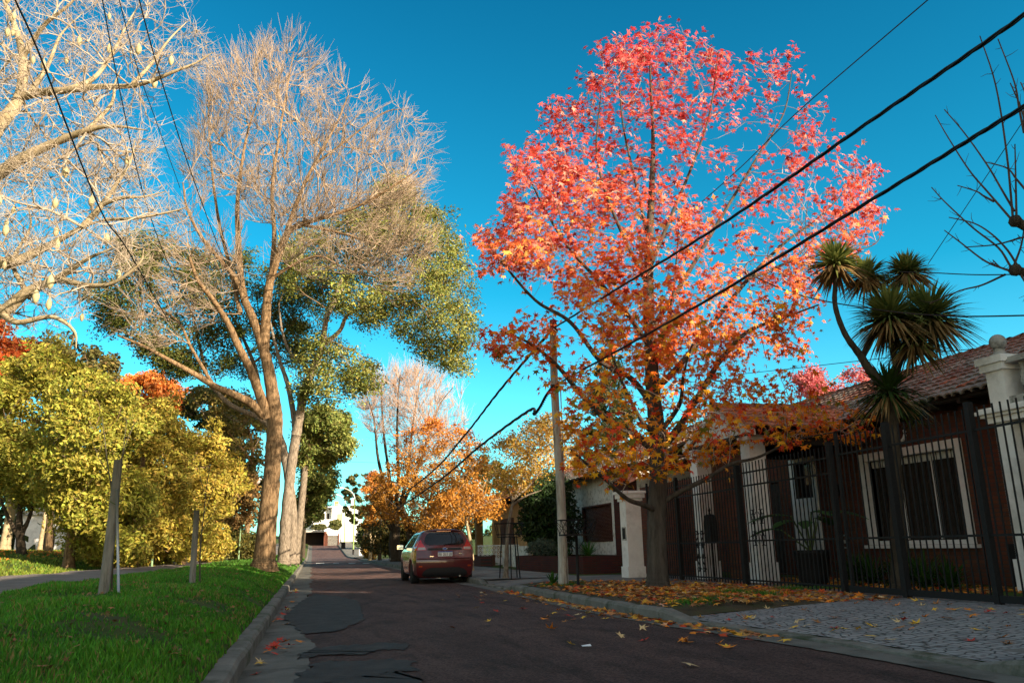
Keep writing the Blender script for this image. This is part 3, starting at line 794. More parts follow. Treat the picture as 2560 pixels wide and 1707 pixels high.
park_tree('broad golden park tree reaching to the grass between the two stakes', 305, 31, [(312, 1200), (322, 1120), (330, 1040)], [[(250, 980), (290, 930), (330, 945), (370, 900), (420, 960), (450, 1060), (430, 1140), (470, 1200), (450, 1262), (360, 1275), (290, 1272), (240, 1260), (255, 1200), (280, 1100)]], 2.8, 420, 40000, .145, GOLD, extra=[[(310, 1230), (350, 1180), (390, 1100)], [(312, 1200), (285, 1130), (280, 1050)]])
park_tree('slanting golden park tree beside the shorter stake', 418, 34, [(432, 1220), (445, 1150), (430, 1080)], [[(395, 1080), (430, 1000), (455, 1015), (490, 975), (520, 1060), (545, 1090), (525, 1160), (500, 1200), (480, 1250), (430, 1262), (405, 1200), (410, 1160)]], 2.0, 220, 18000, .155, GOLD, r=.13)
park_tree('small gnarled tree with pale crooked stems and thin brown leaves', 482, 44, [(490, 1235), (500, 1190), (508, 1150)], [[(455, 1140), (490, 1080), (560, 1080), (600, 1130), (585, 1190), (540, 1200), (470, 1190)]], 2.2, 220, 4200, .22, GREEN((.14, .09, .03), (.28, .16, .05)), bark='bark_pale', r=.13, extra=[[(482, 1260), (468, 1220), (460, 1170)], [(500, 1190), (530, 1160), (550, 1130)]])
park_tree('yellowing tree above the hedge line with thin upper branches at far left', 108, 44, [(120, 1150), (160, 1000), (180, 900)], [[(40, 800), (100, 760), (160, 770), (230, 800), (280, 850), (260, 900), (150, 890), (60, 880)]], 3.4, 320, 8500, .24, GREEN((.12, .11, .03), (.26, .22, .07)), extra=[[(175, 900), (215, 850), (260, 825)], [(180, 890), (160, 820), (170, 770)]])
RED = GREEN((.42, .07, .015), (.60, .20, .05)); ORG2 = GREEN((.55, .16, .02), (.70, .30, .10))
park_tree('red leaved tree cut by the left edge of the view', -28, 38, [(-20, 1100), (-10, 950)], [[(-80, 760), (0, 735), (35, 750), (60, 800), (40, 850), (50, 900), (20, 930), (-80, 930)]], 2.8, 220, 9000, .22, RED, group='red and orange trees in the park', name='maple_tree')
park_tree('orange tree crown glowing above the golden park trees', 345, 62, [(345, 1100), (340, 960)], [[(225, 920), (255, 870), (300, 880), (340, 855), (385, 880), (430, 895), (440, 940), (380, 960), (300, 960), (250, 960)]], 3.6, 300, 12000, .30, ORG2, group='red and orange trees in the park', name='maple_tree')
DARK = GREEN((.022, .032, .008), (.06, .065, .014))
park_tree('dark dense evergreen in the park between the orange crown and the verge row', 500, 58, [(500, 1150), (495, 1020)], [[(415, 960), (440, 900), (490, 885), (530, 910), (560, 960), (560, 1060), (610, 1120), (600, 1200), (540, 1230), (470, 1150), (430, 1060)]], 3.6, 320, 16000, .30, DARK, bark='bark_dark', group='dark trees in the park', name='evergreen_tree')
park_tree('golden twiggy tree with layered branches just left of the big trunk', 560, 50, [(575, 1150), (580, 1040), (570, 980)], [[(430, 900), (500, 880), (560, 900), (605, 940), (620, 1010), (610, 1080), (560, 1120), (510, 1090), (470, 1060), (520, 1000), (440, 950)]], 2.8, 460, 9000, .23, GREEN((.16, .13, .03), (.34, .26, .08)), extra=[[(578, 1060), (530, 1000), (480, 950)], [(575, 1090), (540, 1050), (500, 1040)]], tw='twig_tan')
for px_, y_, r_, l_ in ((262, 29, (1.0, .9, .8), 'low golden shrub at the foot of the sunlit park tree'), (360, 33, (1.3, 1.0, .9), 'low yellow green shrub between the two stakes'), (470, 39, (1.2, 1.0, .9), 'low golden shrub right of the shorter stake'), (215, 31, (1.0, .9, .8), 'low yellow green shrub left of the taller stake')):
    b_ = foot(px_, y_); SHRUBS.append((l_, b_, r_))
# distant wooded edge closing the park: one mass
def wood():
    mb = MB()
    n = 15000
    X = rng.uniform(-120, -9, n); Yw = 92 + rng.normal(0, 5, n) - .25 * np.abs(X + 9)
    top = 7.5 + 3 * np.sin(X * .23) + 1.6 * np.sin(X * .61 + 1)
    Z = ground_z(X, Yw) + top * rng.uniform(0, 1, n) ** .75
    C = np.stack([X, Yw, Z], 1)
    leaves(mb, C, 1.0, DIAM, DARK(C) * 1.1, np.array([.3, -.8, .3]), .8)
    struct('wood', mb, MT['leaf_dense'], kind='stuff')
wood()
# ------------------------------------------------------------------ the liquidambar and the trees on the right
def star_tree():
    y = 15.2
    b = np.array([6.5, 15.2, .14])
    T = [(1505, 1330), (1508, 1200), (1512, 1100), (1510, 1000), (1500, 900), (1495, 800), (1490, 700), (1490, 600), (1495, 480), (1500, 330), (1495, 200), (1490, 100)]
    P = dy(T, y); P[0] = b
    L = [(np.array(P), np.array([.20, .185, .175, .165, .15, .13, .115, .10, .075, .045, .025, .012]))]
    def add(pts, y1, a=.06, c=.012):
        ys = np.linspace(y, y1, len(pts)); L.append((np.array([at_y(p[0] * D, p[1] * D, q) for p, q in zip(pts, ys)]), np.linspace(a, c, len(pts))))
    add([(1512, 1175), (1480, 1160), (1440, 1145), (1390, 1100), (1330, 1050), (1310, 1030)], 13.9, .06, .015)
    add([(1512, 1160), (1560, 1130), (1620, 1100), (1680, 1065), (1740, 1050), (1830, 1010), (1930, 990)], 14.0, .06, .012)
    add([(1510, 1040), (1460, 1000), (1390, 960), (1330, 900), (1280, 840), (1220, 790), (1150, 760)], 14.4, .085, .015)
    add([(1510, 1040), (1560, 980), (1610, 900), (1660, 820), (1720, 760), (1800, 730), (1880, 700)], 14.6, .085, .015)
    add([(1505, 940), (1450, 870), (1380, 830), (1310, 740), (1230, 690), (1150, 600), (1110, 560)], 15.6, .07, .012)
    add([(1500, 900), (1560, 840), (1640, 740), (1720, 640), (1800, 560), (1880, 500), (1960, 420)], 15.9, .075, .012)
    add([(1495, 800), (1440, 720), (1370, 640), (1300, 560), (1240, 460), (1200, 370)], 15.6, .06, .01)
    add([(1492, 760), (1560, 660), (1620, 560), (1680, 460), (1740, 360), (1800, 260), (1820, 160)], 15.7, .06, .01)
    add([(1490, 660), (1440, 560), (1390, 440), (1370, 340), (1380, 220)], 14.6, .05, .01)
    add([(1490, 620), (1540, 500), (1590, 380), (1630, 260), (1650, 120)], 14.7, .05, .01)
    add([(1492, 560), (1460, 420), (1430, 280), (1420, 130)], 15.6, .04, .008)
    add([(1505, 1000), (1470, 960), (1430, 880), (1400, 800)], 13.6, .06, .012)
    add([(1510, 1000), (1560, 930), (1570, 860), (1590, 790)], 13.5, .06, .012)
    add([(1500, 860), (1530, 760), (1550, 640), (1560, 500)], 13.9, .05, .01)
    add([(1720, 640), (1820, 600), (1920, 580), (2010, 560), (2030, 500)], 15.6, .03, .006)
    t = thing('liquidambar_tree', 'tall autumn tree with pink, red and orange star leaves in front of the iron fence', 'tree', b)
    part('trunk', trunk_mesh(flare(L), 16, .03), MT['bark_dark2'], t, True)
    up = [(1270, 260), (1280, 230), (1300, 240), (1345, 180), (1370, 140), (1400, 100), (1440, 90), (1475, 62), (1540, 72), (1640, 80), (1665, 120), (1660, 200), (1600, 330), (1560, 420), (1450, 430), (1350, 420), (1280, 380)]
    upr = [(1660, 100), (1735, 95), (1750, 150), (1820, 135), (1870, 190), (1895, 225), (1910, 270), (1915, 330), (1850, 400), (1740, 430), (1640, 420), (1600, 330)]
    ml = [(1180, 350), (1255, 320), (1290, 370), (1450, 420), (1560, 420), (1640, 430), (1650, 560), (1560, 620), (1450, 640), (1330, 640), (1200, 640), (1110, 620), (1080, 560), (1110, 515), (1180, 540), (1170, 450), (1180, 400)]
    mr = [(1650, 430), (1740, 430), (1860, 400), (1950, 360), (1985, 330), (2005, 385), (1990, 460), (2040, 490), (2010, 570), (1950, 600), (1880, 650), (1760, 640), (1660, 600)]
    lo = [(1200, 640), (1450, 640), (1650, 600), (1860, 650), (1870, 700), (1850, 760), (1890, 800), (1840, 840), (1790, 880), (1700, 900), (1560, 880), (1430, 860), (1330, 830), (1250, 790), (1180, 780), (1130, 820), (1120, 790), (1170, 740), (1210, 700)]
    bot = [(1290, 850), (1430, 850), (1560, 880), (1700, 900), (1830, 870), (1900, 890), (1990, 950), (1985, 1010), (1850, 1000), (1790, 1040), (1740, 1030), (1690, 1060), (1610, 1090), (1540, 1080), (1490, 1100), (1400, 1115), (1330, 1090), (1310, 1020), (1290, 960), (1240, 890)]
    A = np.concatenate([cloud(up, 15.2, 2.2, 330), cloud(upr, 15.4, 1.9, 110), cloud(ml, 15.2, 2.9, 520), cloud(mr, 15.4, 2.4, 250), cloud(lo, 15.0, 2.9, 420), cloud(bot, 14.6, 2.3, 380), cloud([(1780, 930), (1900, 900), (1985, 950), (1990, 1005), (1880, 1000), (1800, 1030)], 14.1, .8, 70), cloud([(1110, 770), (1180, 720), (1250, 760), (1300, 850), (1220, 860), (1140, 830)], 14.5, .9, 22)])
    g = grow(L, A, .55, rt=.0045, pw=.47)
    bm = MB(); branch_mesh(g, bm, wig=.25)
    nd = g['N'][g['ns']:]; par = g['par'][g['ns']:]; dirs = unit(nd - g['N'][par])
    m = 2600; idx = rng.integers(0, len(nd), m)
    tw = dirs[idx] * .7 + rng.normal(0, .45, (m, 3)) + [0, 0, .3]
    ends = twigs(bm, nd[idx], tw, rng.uniform(.08, .27, m), .0035, .3)
    # long leading shoots break the outline
    cc = np.array([6.5, 15.2, 5.2]); od = unit(nd - cc); far = np.linalg.norm((nd - cc) * [1, 1, .75], axis=1)
    pick = rng.choice(np.argsort(far)[-420:], 95, replace=False)
    shoots_end = twigs(bm, nd[pick], od[pick] * .7 + dirs[pick] * .4 + rng.normal(0, .15, (95, 3)) + [0, 0, .45], rng.uniform(.1, .38, 95), .006, .2)
    part('branches', bm, MT['twig_liq'], t, True)
    # leaves hang in tufts at nodes and twig ends
    def zone(P):                      # share of the branch ends that still carry leaves
        c = (ROT.T @ (P - EYE).T).T
        return c
    S = np.concatenate([nd, ends])
    H = (S[:, 2] - 1.9) / 9.3
    keep = np.ones(len(S), bool)
    side = (S[:, 0] - 6.6)
    istip = np.zeros(len(nd), bool); istip[np.asarray(g['tips']) - g['ns']] = True
    istip = np.concatenate([istip, np.ones(len(ends), bool)])
    keep &= np.where(H > .33, np.where(istip, rng.uniform(0, 1, len(S)) < .82, rng.uniform(0, 1, len(S)) < .26), rng.uniform(0, 1, len(S)) < .8)
    thin = (H > .45) & (side > .3)               # upper right side is half bare
    keep &= ~(thin & (rng.uniform(0, 1, len(S)) < .5))
    S = np.concatenate([S[keep], shoots_end, shoots_end - [0, 0, .12]]); H = (S[:, 2] - 1.9) / 9.3
    cnt = np.where(H < .28, rng.integers(1, 6, len(S)), rng.integers(5, 12, len(S)))
    C = np.repeat(S, cnt, 0)
    off = rng.normal(0, 1, C.shape) * [.115, .115, .10]; C = C + off - [0, 0, .05]
    h = (C[:, 2] - 1.9) / 9.3 + rng.normal(0, .07, len(C)) + .03 * np.sin(C[:, 0] * 2)
    col = ramp(h, [(0, (.72, .28, .015)), (.12, (.76, .22, .012)), (.27, (.76, .16, .012)), (.42, (.80, .16, .035)), (.60, (.76, .12, .07)), (1, (.62, .065, .075))])
    u = rng.uniform(0, 1, len(C))
    low = h < .33
    yel = low & (u < .24); col[yel] = [.82, .40, .02]
    olv = low & (u > .92); col[olv] = [.20, .17, .015]
    red = low & (u > .66) & (u < .86); col[red] = [.62, .06, .015]
    gld = (h > .33) & (h < .62) & (u < .22); col[gld] = [.80, .36, .08]
    pal = (h > .45) & (u > .80); col[pal] = [.80, .30, .22]
    dk = (h > .33) & (u > .30) & (u < .40); col[dk] = [.34, .03, .03]
    col = np.clip(col * rng.uniform(.75, 1.2, (len(C), 1)), 0, .9)
    lm = MB()
    out = unit(C - np.array([6.5, 15.2, 4.5]))
    leaves(lm, C, .097, STAR, col, nrm=out * .55 + np.array([-.05, -.35, .35]), nspread=.55, upv=np.array([0, 0, -1.0]) + out * .35, jit=.45)
    part('crown', lm, MT['leaf'], t)
MT['bark_dark2'] = mat('bark_grey_brown', (.045, .037, .031), (.11, .092, .076), .95, 5, bump=1.0, bscale=22, stretch=(2.5, 2.5, .4), spec=.1)
MT['twig_liq'] = mat('twig_liquidambar', (.30, .22, .17), (.46, .36, .29), .85, 4, spec=.15)
star_tree()

# pollarded bare tree whose branches enter at the right edge
def pollard():
    x = 8.6
    c = lambda a, b: at_x(1950 + a * .5422, 100 + b * .5422, x)
    base = np.array([10.35, 7.3, .13])
    k1, k2 = c(1085, 835), c(1085, 1060)
    fork = (k1 + k2) / 2 + np.array([1.25, -.5, -.9])
    t = thing('pollarded_tree', 'leafless cut back tree reaching in from the right edge with bare dark shoots', 'tree', base)
    L = [(np.array([base, base * .5 + fork * .5 + [.05, 0, 0], fork]), np.array([.17, .14, .12])),
         (np.array([fork, fork * .45 + k1 * .55 + [0, 0, .1], k1]), np.array([.10, .07, .06])),
         (np.array([fork, fork * .45 + k2 * .55, k2]), np.array([.10, .06, .055]))]
    mb = trunk_mesh(flare(L), 10)
    for k in (k1, k2): mb.lathe([(.002, -.085), (.06, -.06), (.085, 0), (.06, .06), (.002, .08)], k, 9)
    part('trunk', mb, MT['bark_dark'], t, True)
    mb = MB()
    def shoot(pts, r=.016):
        P = np.array([c(*p) for p in pts]); n = len(P); P[:, 0] += np.linspace(0, rng.normal(0, .25), n) ; P[:, 1] += np.linspace(0, rng.normal(0, .3), n)
        P = np.array([at_y(*[(CX + F * q[0] / -q[2], CY - F * q[1] / -q[2]) for q in [ROT.T @ (np.array(pp) - EYE)]][0], pp[1]) for pp in P])
        Q = smooth_path(P, 5); mb.tube(Q, np.linspace(r, r * .45, len(Q)), 5)
        for _ in range(5):
            i = rng.integers(len(Q) // 3, len(Q) - 1); d = unit(Q[i + 1] - Q[i])
            twigs(mb, Q[i][None], (d * .7 + rng.normal(0, .6, 3))[None], rng.uniform(.06, .2, 1), r * .35)
    for s_ in ([(1075, 840), (1000, 560), (910, 300), (805, 130)], [(1060, 820), (950, 700), (850, 590), (740, 430), (670, 320)], [(1080, 790), (1010, 690), (940, 590), (830, 450), (730, 345)],
               [(1125, 430), (1070, 340), (1020, 260), (920, 95)], [(1160, 520), (1100, 380), (1080, 260), (1035, 200)], [(1060, 1040), (980, 970), (840, 890), (700, 790), (620, 735)],
               [(1060, 1065), (900, 1030), (740, 950), (630, 905)], [(1060, 1065), (960, 1070), (870, 1055)], [(1040, 1080), (980, 1130), (930, 1155), (835, 1215)],
               [(1095, 1040), (1085, 960), (1050, 880), (1000, 820), (915, 785)], [(1075, 1050), (990, 970), (890, 880)], [(985, 745), (900, 728), (830, 715), (710, 695)],
               [(1140, 700), (1040, 650), (950, 610), (810, 590)], [(1110, 1080), (1115, 1140), (1100, 1200)], [(1140, 430), (1000, 390), (850, 340)], [(1200, 900), (1120, 910), (1010, 940), (880, 950)],
               [(1180, 560), (1120, 490), (1070, 440)], [(1090, 820), (1120, 700), (1150, 560), (1180, 420)]):
        shoot(s_)
    part('branches', mb, MT['twig_dark'], t, True)
MT['twig_dark'] = mat('twig_dark', (.05, .032, .028), (.11, .07, .055), .85, 5, spec=.15)
pollard()

# trees along the right kerb and behind
ORANGE = lambda lo, hi: (lambda C: np.clip(ramp((C[:, 2] - lo) / (hi - lo) + rng.normal(0, .12, len(C)), [(0, (.42, .20, .03)), (.5, (.58, .24, .035)), (.75, (.62, .20, .05)), (1, (.62, .16, .10))]) * rng.uniform(.6, 1.25, (len(C), 1)), 0, .9))
def rfoot(px, y):
    p = at_y(px * D, 1290 * D, y); return np.array([p[0], y, .12 + float(zr(y))])
def rtree(name, label, fx, y, mid, polys, dep, n, nl, ls, colf, bark='bark_brown', r=.14, tw='twig_tan', extra=None, group='autumn trees on the right side of the street', sp=.45, leafm='leaf', tmpl=DIAM, foot_=None, bf=.6, rt=.009):
    b = rfoot(fx, y) if foot_ is None else np.array(foot_)
    L = [(np.array([b] + dy(mid, y)), np.linspace(r, r * .5, len(mid) + 1))]
    for e in extra or []: L.append(limb(e, y, r * .55, r * .15))
    return leafy(name, label, L, polys, y, dep, n, nl, ls, colf, MT[bark], MT[tw], leafm=leafm, group=group, spread=sp, rt=rt, bf=bf, tmpl=tmpl, nrm=np.array([.3, -.5, .6]), nspread=.9)
rtree('maple_tree', 'wide orange tree with a pink red top behind the parked car', 1010, 52, [(1010, 1200), (1005, 1100)],
      [[(858, 1090), (900, 1010), (950, 975), (1000, 965), (1030, 985), (1060, 958), (1085, 1000), (1112, 1020), (1122, 1065), (1090, 1110), (1120, 1150), (1115, 1190), (1040, 1205), (960, 1210), (890, 1200), (850, 1140)]], 4.2, 900, 15000, .17, ORANGE(5.0, 11.0), r=.2, rt=.012,
      extra=[[(1010, 1200), (960, 1100), (930, 1040)], [(1005, 1180), (1060, 1080), (1080, 1020)]])
def vase():
    y = 58.0
    b = rfoot(912, y)
    L = [(np.array([b] + dy([(905, 1250), (908, 1210), (900, 1180)], y)), np.array([.42, .36, .34, .3]))]
    A_ = lambda pts, a=.16, c=.02, d=0.: L.append(limb(pts, np.linspace(y, y + d, len(pts)), a, c))
    A_([(900, 1185), (885, 1120), (868, 1050), (858, 960), (835, 890)], .17, .02, -1)
    A_([(902, 1180), (895, 1100), (882, 1000), (876, 900), (880, 860)], .15, .02, 1)
    A_([(905, 1180), (915, 1100), (912, 1000), (915, 900), (920, 860)], .15, .02, -1.5)
    A_([(908, 1190), (935, 1100), (945, 1000), (960, 900), (965, 865)], .15, .02, 1.5)
    A_([(908, 1195), (950, 1100), (985, 1000), (1010, 930), (1040, 890)], .15, .02, -.5)
    A_([(985, 1000), (1030, 985), (1075, 960)], .05, .01)
    A_([(906, 1225), (880, 1190), (850, 1150)], .12, .03, -1)
    t = thing('bare_tree', 'leafless vase shaped tree with upright pale shoots above the orange tree', 'tree', b)
    part('trunk', trunk_mesh(flare(L), 12, .05), MT['bark_dark'], t, True)
    P = [(822, 930), (850, 870), (880, 850), (960, 852), (1020, 870), (1070, 890), (1080, 940), (1070, 1000), (1000, 1060), (920, 1080), (870, 1080), (850, 1000)]
    g = grow(L, cloud(P, y, 3.8, 800), .9, rt=.012, pw=.42)
    bm = MB(); branch_mesh(g, bm, wig=.2)
    nd = g['N'][g['ns']:]; dirs = unit(nd - g['N'][g['par'][g['ns']:]])
    m = 5200; idx = rng.integers(0, len(nd), m)
    twigs(bm, nd[idx], dirs[idx] * .7 + rng.normal(0, .3, (m, 3)) + [0, 0, .7], rng.uniform(.5, 1.5, m), .010, .2)
    part('branches', bm, MT['twig_pink'], t, True)
MT['twig_pink'] = mat('twig_pink_tan', (.36, .24, .18), (.54, .40, .32), .85, 3, spec=.15)
vase()
rtree('street_tree', 'dark thick trunk tree just left of the parked car, leaning forked trunk', 955, 54, [(948, 1240), (935, 1200), (915, 1150)], [[(880, 1120), (930, 1080), (980, 1110), (1000, 1180), (960, 1210), (900, 1190)]], 2.2, 90, 1500, .22, ORANGE(4, 8), bark='bark_dark', r=.42, tw='twig_brown', extra=[[(950, 1245), (975, 1200), (985, 1150)]])
rtree('street_tree', 'multi stemmed sunlit tree with orange brown stems beside the street corner', 850, 69, [(852, 1240), (845, 1200)], [[(822, 1130), (845, 1085), (880, 1090), (912, 1140), (905, 1200), (880, 1225), (850, 1215), (832, 1170)]], 2.4, 260, 4200, .24, ORANGE(2, 9), bark='bark_pale', r=.13, tw='twig_tan', extra=[[(851, 1270), (862, 1230), (880, 1190)], [(850, 1230), (840, 1190), (830, 1150)]])
rtree('street_tree', 'slim dark trunk street tree next to the sunlit multi stemmed one', 872, 67, [(872, 1240), (876, 1180)], [[(860, 1130), (900, 1110), (920, 1160), (905, 1200), (870, 1190)]], 1.6, 90, 1500, .22, ORANGE(2, 9), bark='bark_dark', r=.14)
rtree('street_tree', 'low spreading tree with pale zigzag branches right above the parked car', 1020, 44, [(1022, 1225), (1025, 1195)], [[(960, 1210), (985, 1160), (1040, 1130), (1090, 1140), (1100, 1190), (1070, 1215), (1000, 1225)]], 2.2, 260, 5200, .17, ORANGE(2, 7), bark='bark_grey', r=.28, tw='twig_pale', extra=[[(1024, 1215), (990, 1185), (960, 1160)], [(1024, 1210), (1060, 1180), (1080, 1140)]])
rtree('street_tree', 'young tree with pale forked trunk and thin golden leaves beside the tan porch', 1083, 31, [(1083, 1265), (1072, 1200), (1070, 1185)], [[(1030, 1150), (1060, 1110), (1110, 1100), (1150, 1130), (1150, 1170), (1100, 1185), (1050, 1190)]], 1.4, 130, 1900, .12, ORANGE(1, 6), bark='bark_pale', r=.085, tw='twig_pale', extra=[[(1071, 1195), (1095, 1170), (1130, 1150), (1150, 1145)], [(1071, 1200), (1045, 1175), (1030, 1150)]], rt=.006)
rtree('street_tree', 'young tree in a black guard with yellow leaves and a spray of upright twigs', 1158, 22.8, [(1163, 1290), (1166, 1220), (1178, 1150)], [[(1108, 1080), (1130, 1010), (1180, 965), (1230, 955), (1262, 970), (1285, 1010), (1288, 1075), (1255, 1110), (1210, 1130), (1165, 1135), (1130, 1120)]], 1.35, 330, 5200, .085, GREEN((.42, .24, .03), (.60, .38, .08)), bark='bark_grey', r=.075, tw='twig_pale', extra=[[(1178, 1150), (1160, 1110), (1135, 1060)], [(1178, 1150), (1200, 1100), (1215, 1030)], [(1180, 1145), (1220, 1110), (1255, 1060)], [(1176, 1160), (1205, 1140), (1245, 1125)]], foot_=(5.25, 22.8, .14), rt=.0045, sp=.3)
rtree('street_tree', 'yellow leaved tree behind the tiled roof, right of the cables', 1235, 42, [(1240, 1100), (1240, 1060)], [[(1180, 1080), (1200, 1000), (1250, 950), (1300, 960), (1330, 1000), (1330, 1080), (1290, 1110), (1220, 1110)]], 2.2, 220, 3800, .17, GREEN((.36, .20, .03), (.55, .34, .08)), bark='bark_grey', r=.14, tw='twig_tan')
rtree('evergreen_tree', 'tall dark green cypress behind the orange leaves and the utility pole', 1400, 45, [(1400, 1100)], [[(1340, 1100), (1335, 1000), (1350, 900), (1375, 840), (1400, 800), (1425, 850), (1450, 940), (1460, 1040), (1450, 1110)]], 1.8, 260, 12000, .2, DARK, bark='bark_dark', group='dark evergreens on the right', leafm='leaf_dense')
rtree('evergreen_tree', 'rounded dark olive tree behind the lamp posts at the far corner', 845, 138, [(840, 1180)], [[(790, 1110), (800, 1085), (825, 1075), (860, 1090), (900, 1110), (910, 1190), (880, 1230), (830, 1225), (800, 1190), (785, 1150)]], 5.0, 240, 10000, .5, GREEN((.035, .045, .012), (.14, .13, .035)), bark='bark_dark', group='dark evergreens on the right', leafm='leaf_dense')
rtree('evergreen_tree', 'dark green tree behind the orange tree and the porch house', 1080, 64, [(1080, 1200)], [[(1000, 1200), (1040, 1100), (1110, 1050), (1170, 1070), (1200, 1120), (1190, 1190), (1120, 1230), (1040, 1230)]], 3.0, 200, 9000, .3, GREEN((.05, .06, .012), (.16, .14, .03)), bark='bark_dark', group='dark evergreens on the right', leafm='leaf_dense')
PINK = GREEN((.50, .09, .11), (.70, .28, .26))
rtree('maple_tree', 'pink leaved tree showing over the tiled roof ridge', 1900, 24, [(1900, 1000), (1900, 920)], [[(1838, 900), (1835, 870), (1860, 850), (1890, 865), (1900, 880), (1940, 855), (1965, 830), (2000, 845), (2010, 880), (2000, 930), (1950, 950), (1880, 930)]], 1.4, 200, 6500, .11, PINK, group='pink tree behind the roof', tmpl=DIAM, foot_=(17.2, 24, .12), r=.1, sp=.3)
# ------------------------------------------------------------------ houses
MT['tile'] = leaf_mat('roof_tile', 0.0, rough=.85)
MT['brick'] = brick_mat('red_brick', (.19, .064, .036), (.135, .046, .03), (.085, .06, .048))
MT['brick_dark'] = brick_mat('dark_brick', (.12, .035, .028), (.085, .03, .025), (.05, .04, .036))
MT['plaster'] = mat('white_plaster', (.70, .665, .64), (.82, .785, .755), .85, 2.5, bump=.25, bscale=25, c3=(.56, .53, .50), s3=1.4, spec=.2)
MT['plaster_old'] = mat('stained_white_plaster', (.62, .60, .55), (.76, .735, .68), .9, 2.2, bump=.3, bscale=30, c3=(.30, .28, .24), s3=5.5, spec=.15)
MT['stone_old'] = mat('weathered_cement', (.30, .285, .26), (.44, .42, .385), .9, 5, bump=.5, bscale=30, c3=(.14, .135, .12), s3=4, spec=.15)
MT['tan_wall'] = mat('tan_wall', (.40, .27, .13), (.50, .35, .18), .9, 2, bump=.2, bscale=30, spec=.15)
MT['glass'] = mat('dark_glass', (.012, .013, .015), rough=.06, spec=.5)
MT['iron'] = mat('black_iron', (.008, .008, .009), (.016, .014, .013), .65, 30, spec=.2)
MT['trim'] = mat('white_trim', (.62, .58, .55), (.72, .68, .65), .6, 6, spec=.3)
MT['brown_paint'] = mat('brown_painted_wood', (.060, .022, .015), (.085, .032, .022), .6, 12, bump=.3, spec=.25, stretch=(1, 1, 8))
MT['dark_wood'] = mat('dark_wood', (.022, .016, .012), (.045, .032, .024), .7, 8, spec=.2)
MT['white_paint'] = mat('white_paint', (.72, .72, .70), (.80, .79, .77), .6, 5, spec=.3)

def tiled(name, parent, O, U, V, lu, lv, w=.22, course=.34, lich=.5, seed=1, red=((.15, .055, .036), (.24, .085, .048)), over=.05):
    r = np.random.default_rng(seed)
    O = np.array(O, float); U = unit(np.array(U, float)); V = unit(np.array(V, float)); Nn = unit(np.cross(U, V))
    if Nn[2] < 0: Nn = -Nn
    nu, nv = int(lu / w), int(lv / course) + 1
    mb = MB()
    a = np.linspace(0, math.pi, 6)
    ii, jj = np.meshgrid(np.arange(nu), np.arange(nv)); ii = ii.ravel(); jj = jj.ravel(); n = len(ii)
    cu = (ii + .5) * w + r.normal(0, .006, n); v0 = jj * course + r.normal(0, .012, n); v1 = np.minimum(v0 + course * 1.18, lv)
    R0, R1 = w * .56, w * .46
    lift0 = .030 + r.normal(0, .004, n); lift1 = np.full(n, .004)
    V3 = np.zeros((n, 4, 6, 3))
    for q, (vv, R, lf, dz) in enumerate(((v0, R0, lift0, 0), (v1, R1, lift1, 0), (v0, R0 * .86, lift0 - .018, 0), (v0 + .06, R0 * .84, lift0 - .018, 0))):
        V3[:, q] = O + (cu[:, None] + R * np.cos(a)[None])[..., None] * U + np.asarray(vv)[:, None, None] * V + (lf[:, None] + R * .62 * np.sin(a)[None])[..., None] * Nn
    k = np.arange(5)
    Q = np.concatenate([np.stack([k, k + 1, k + 7, k + 6], 1), np.stack([k + 12, k + 13, k + 1, k], 1), np.stack([k + 18, k + 19, k + 13, k + 12], 1)])
    Fs = (Q[None] + np.arange(n)[:, None, None] * 24).reshape(-1, 4)
    t = r.uniform(0, 1, n)[:, None]
    col = np.array(red[0]) * (1 - t) + np.array(red[1]) * t
    g = np.clip(lich * (1.35 - v0 / max(lv, .1) * 1.25) + .35 * np.sin(cu * 1.1 + 2) * np.sin(v0 * 1.7) + r.normal(0, .22, n), 0, 1)[:, None]
    col = col * (1 - g) + np.array([.27, .255, .215]) * r.uniform(.6, 1.15, (n, 1)) * g
    hot = r.uniform(0, 1, n) > .95; col[hot] = [.36, .11, .05]
    mb.add(V3.reshape(-1, 3), Fs, np.repeat(col, 24, axis=0))
    # channel tiles between the barrels: one dark deck
    P = [O + U * 0 + V * over - Nn * .01, O + U * lu + V * over - Nn * .01, O + U * lu + V * lv - Nn * .01, O + V * lv - Nn * .01]
    mb.add(np.array(P), np.array([[0, 1, 2, 3]]), [.10, .05, .035])
    P2 = [p - Nn * .06 for p in P]
    mb.add(np.array(P2), np.array([[3, 2, 1, 0]]), [.05, .04, .03])
    return part(name, mb, MT['tile'], parent)
def ridge(name, parent, A, B, seed=3, w=.14):
    A, B = np.array(A, float), np.array(B, float); d = unit(B - A); n = int(np.linalg.norm(B - A) / .36); r = np.random.default_rng(seed); mb = MB()
    s = np.cross(d, [0, 0, 1]); a = np.linspace(0, math.pi, 6)
    for i in range(n):
        p = A + d * .36 * i; q = p + d * .42
        c0 = p + np.outer(np.cos(a), s) * w + np.outer(np.sin(a), [0, 0, 1]) * w * .8 + [0, 0, .02]
        c1 = q + np.outer(np.cos(a), s) * w * .85 + np.outer(np.sin(a), [0, 0, 1]) * w * .66
        col = np.array([.20, .10, .07]) * r.uniform(.7, 1.3)
        mb.add(np.concatenate([c0, c1]), np.array([[k, k + 1, k + 7, k + 6] for k in range(5)]), col)
    return part(name, mb, MT['tile'], parent)
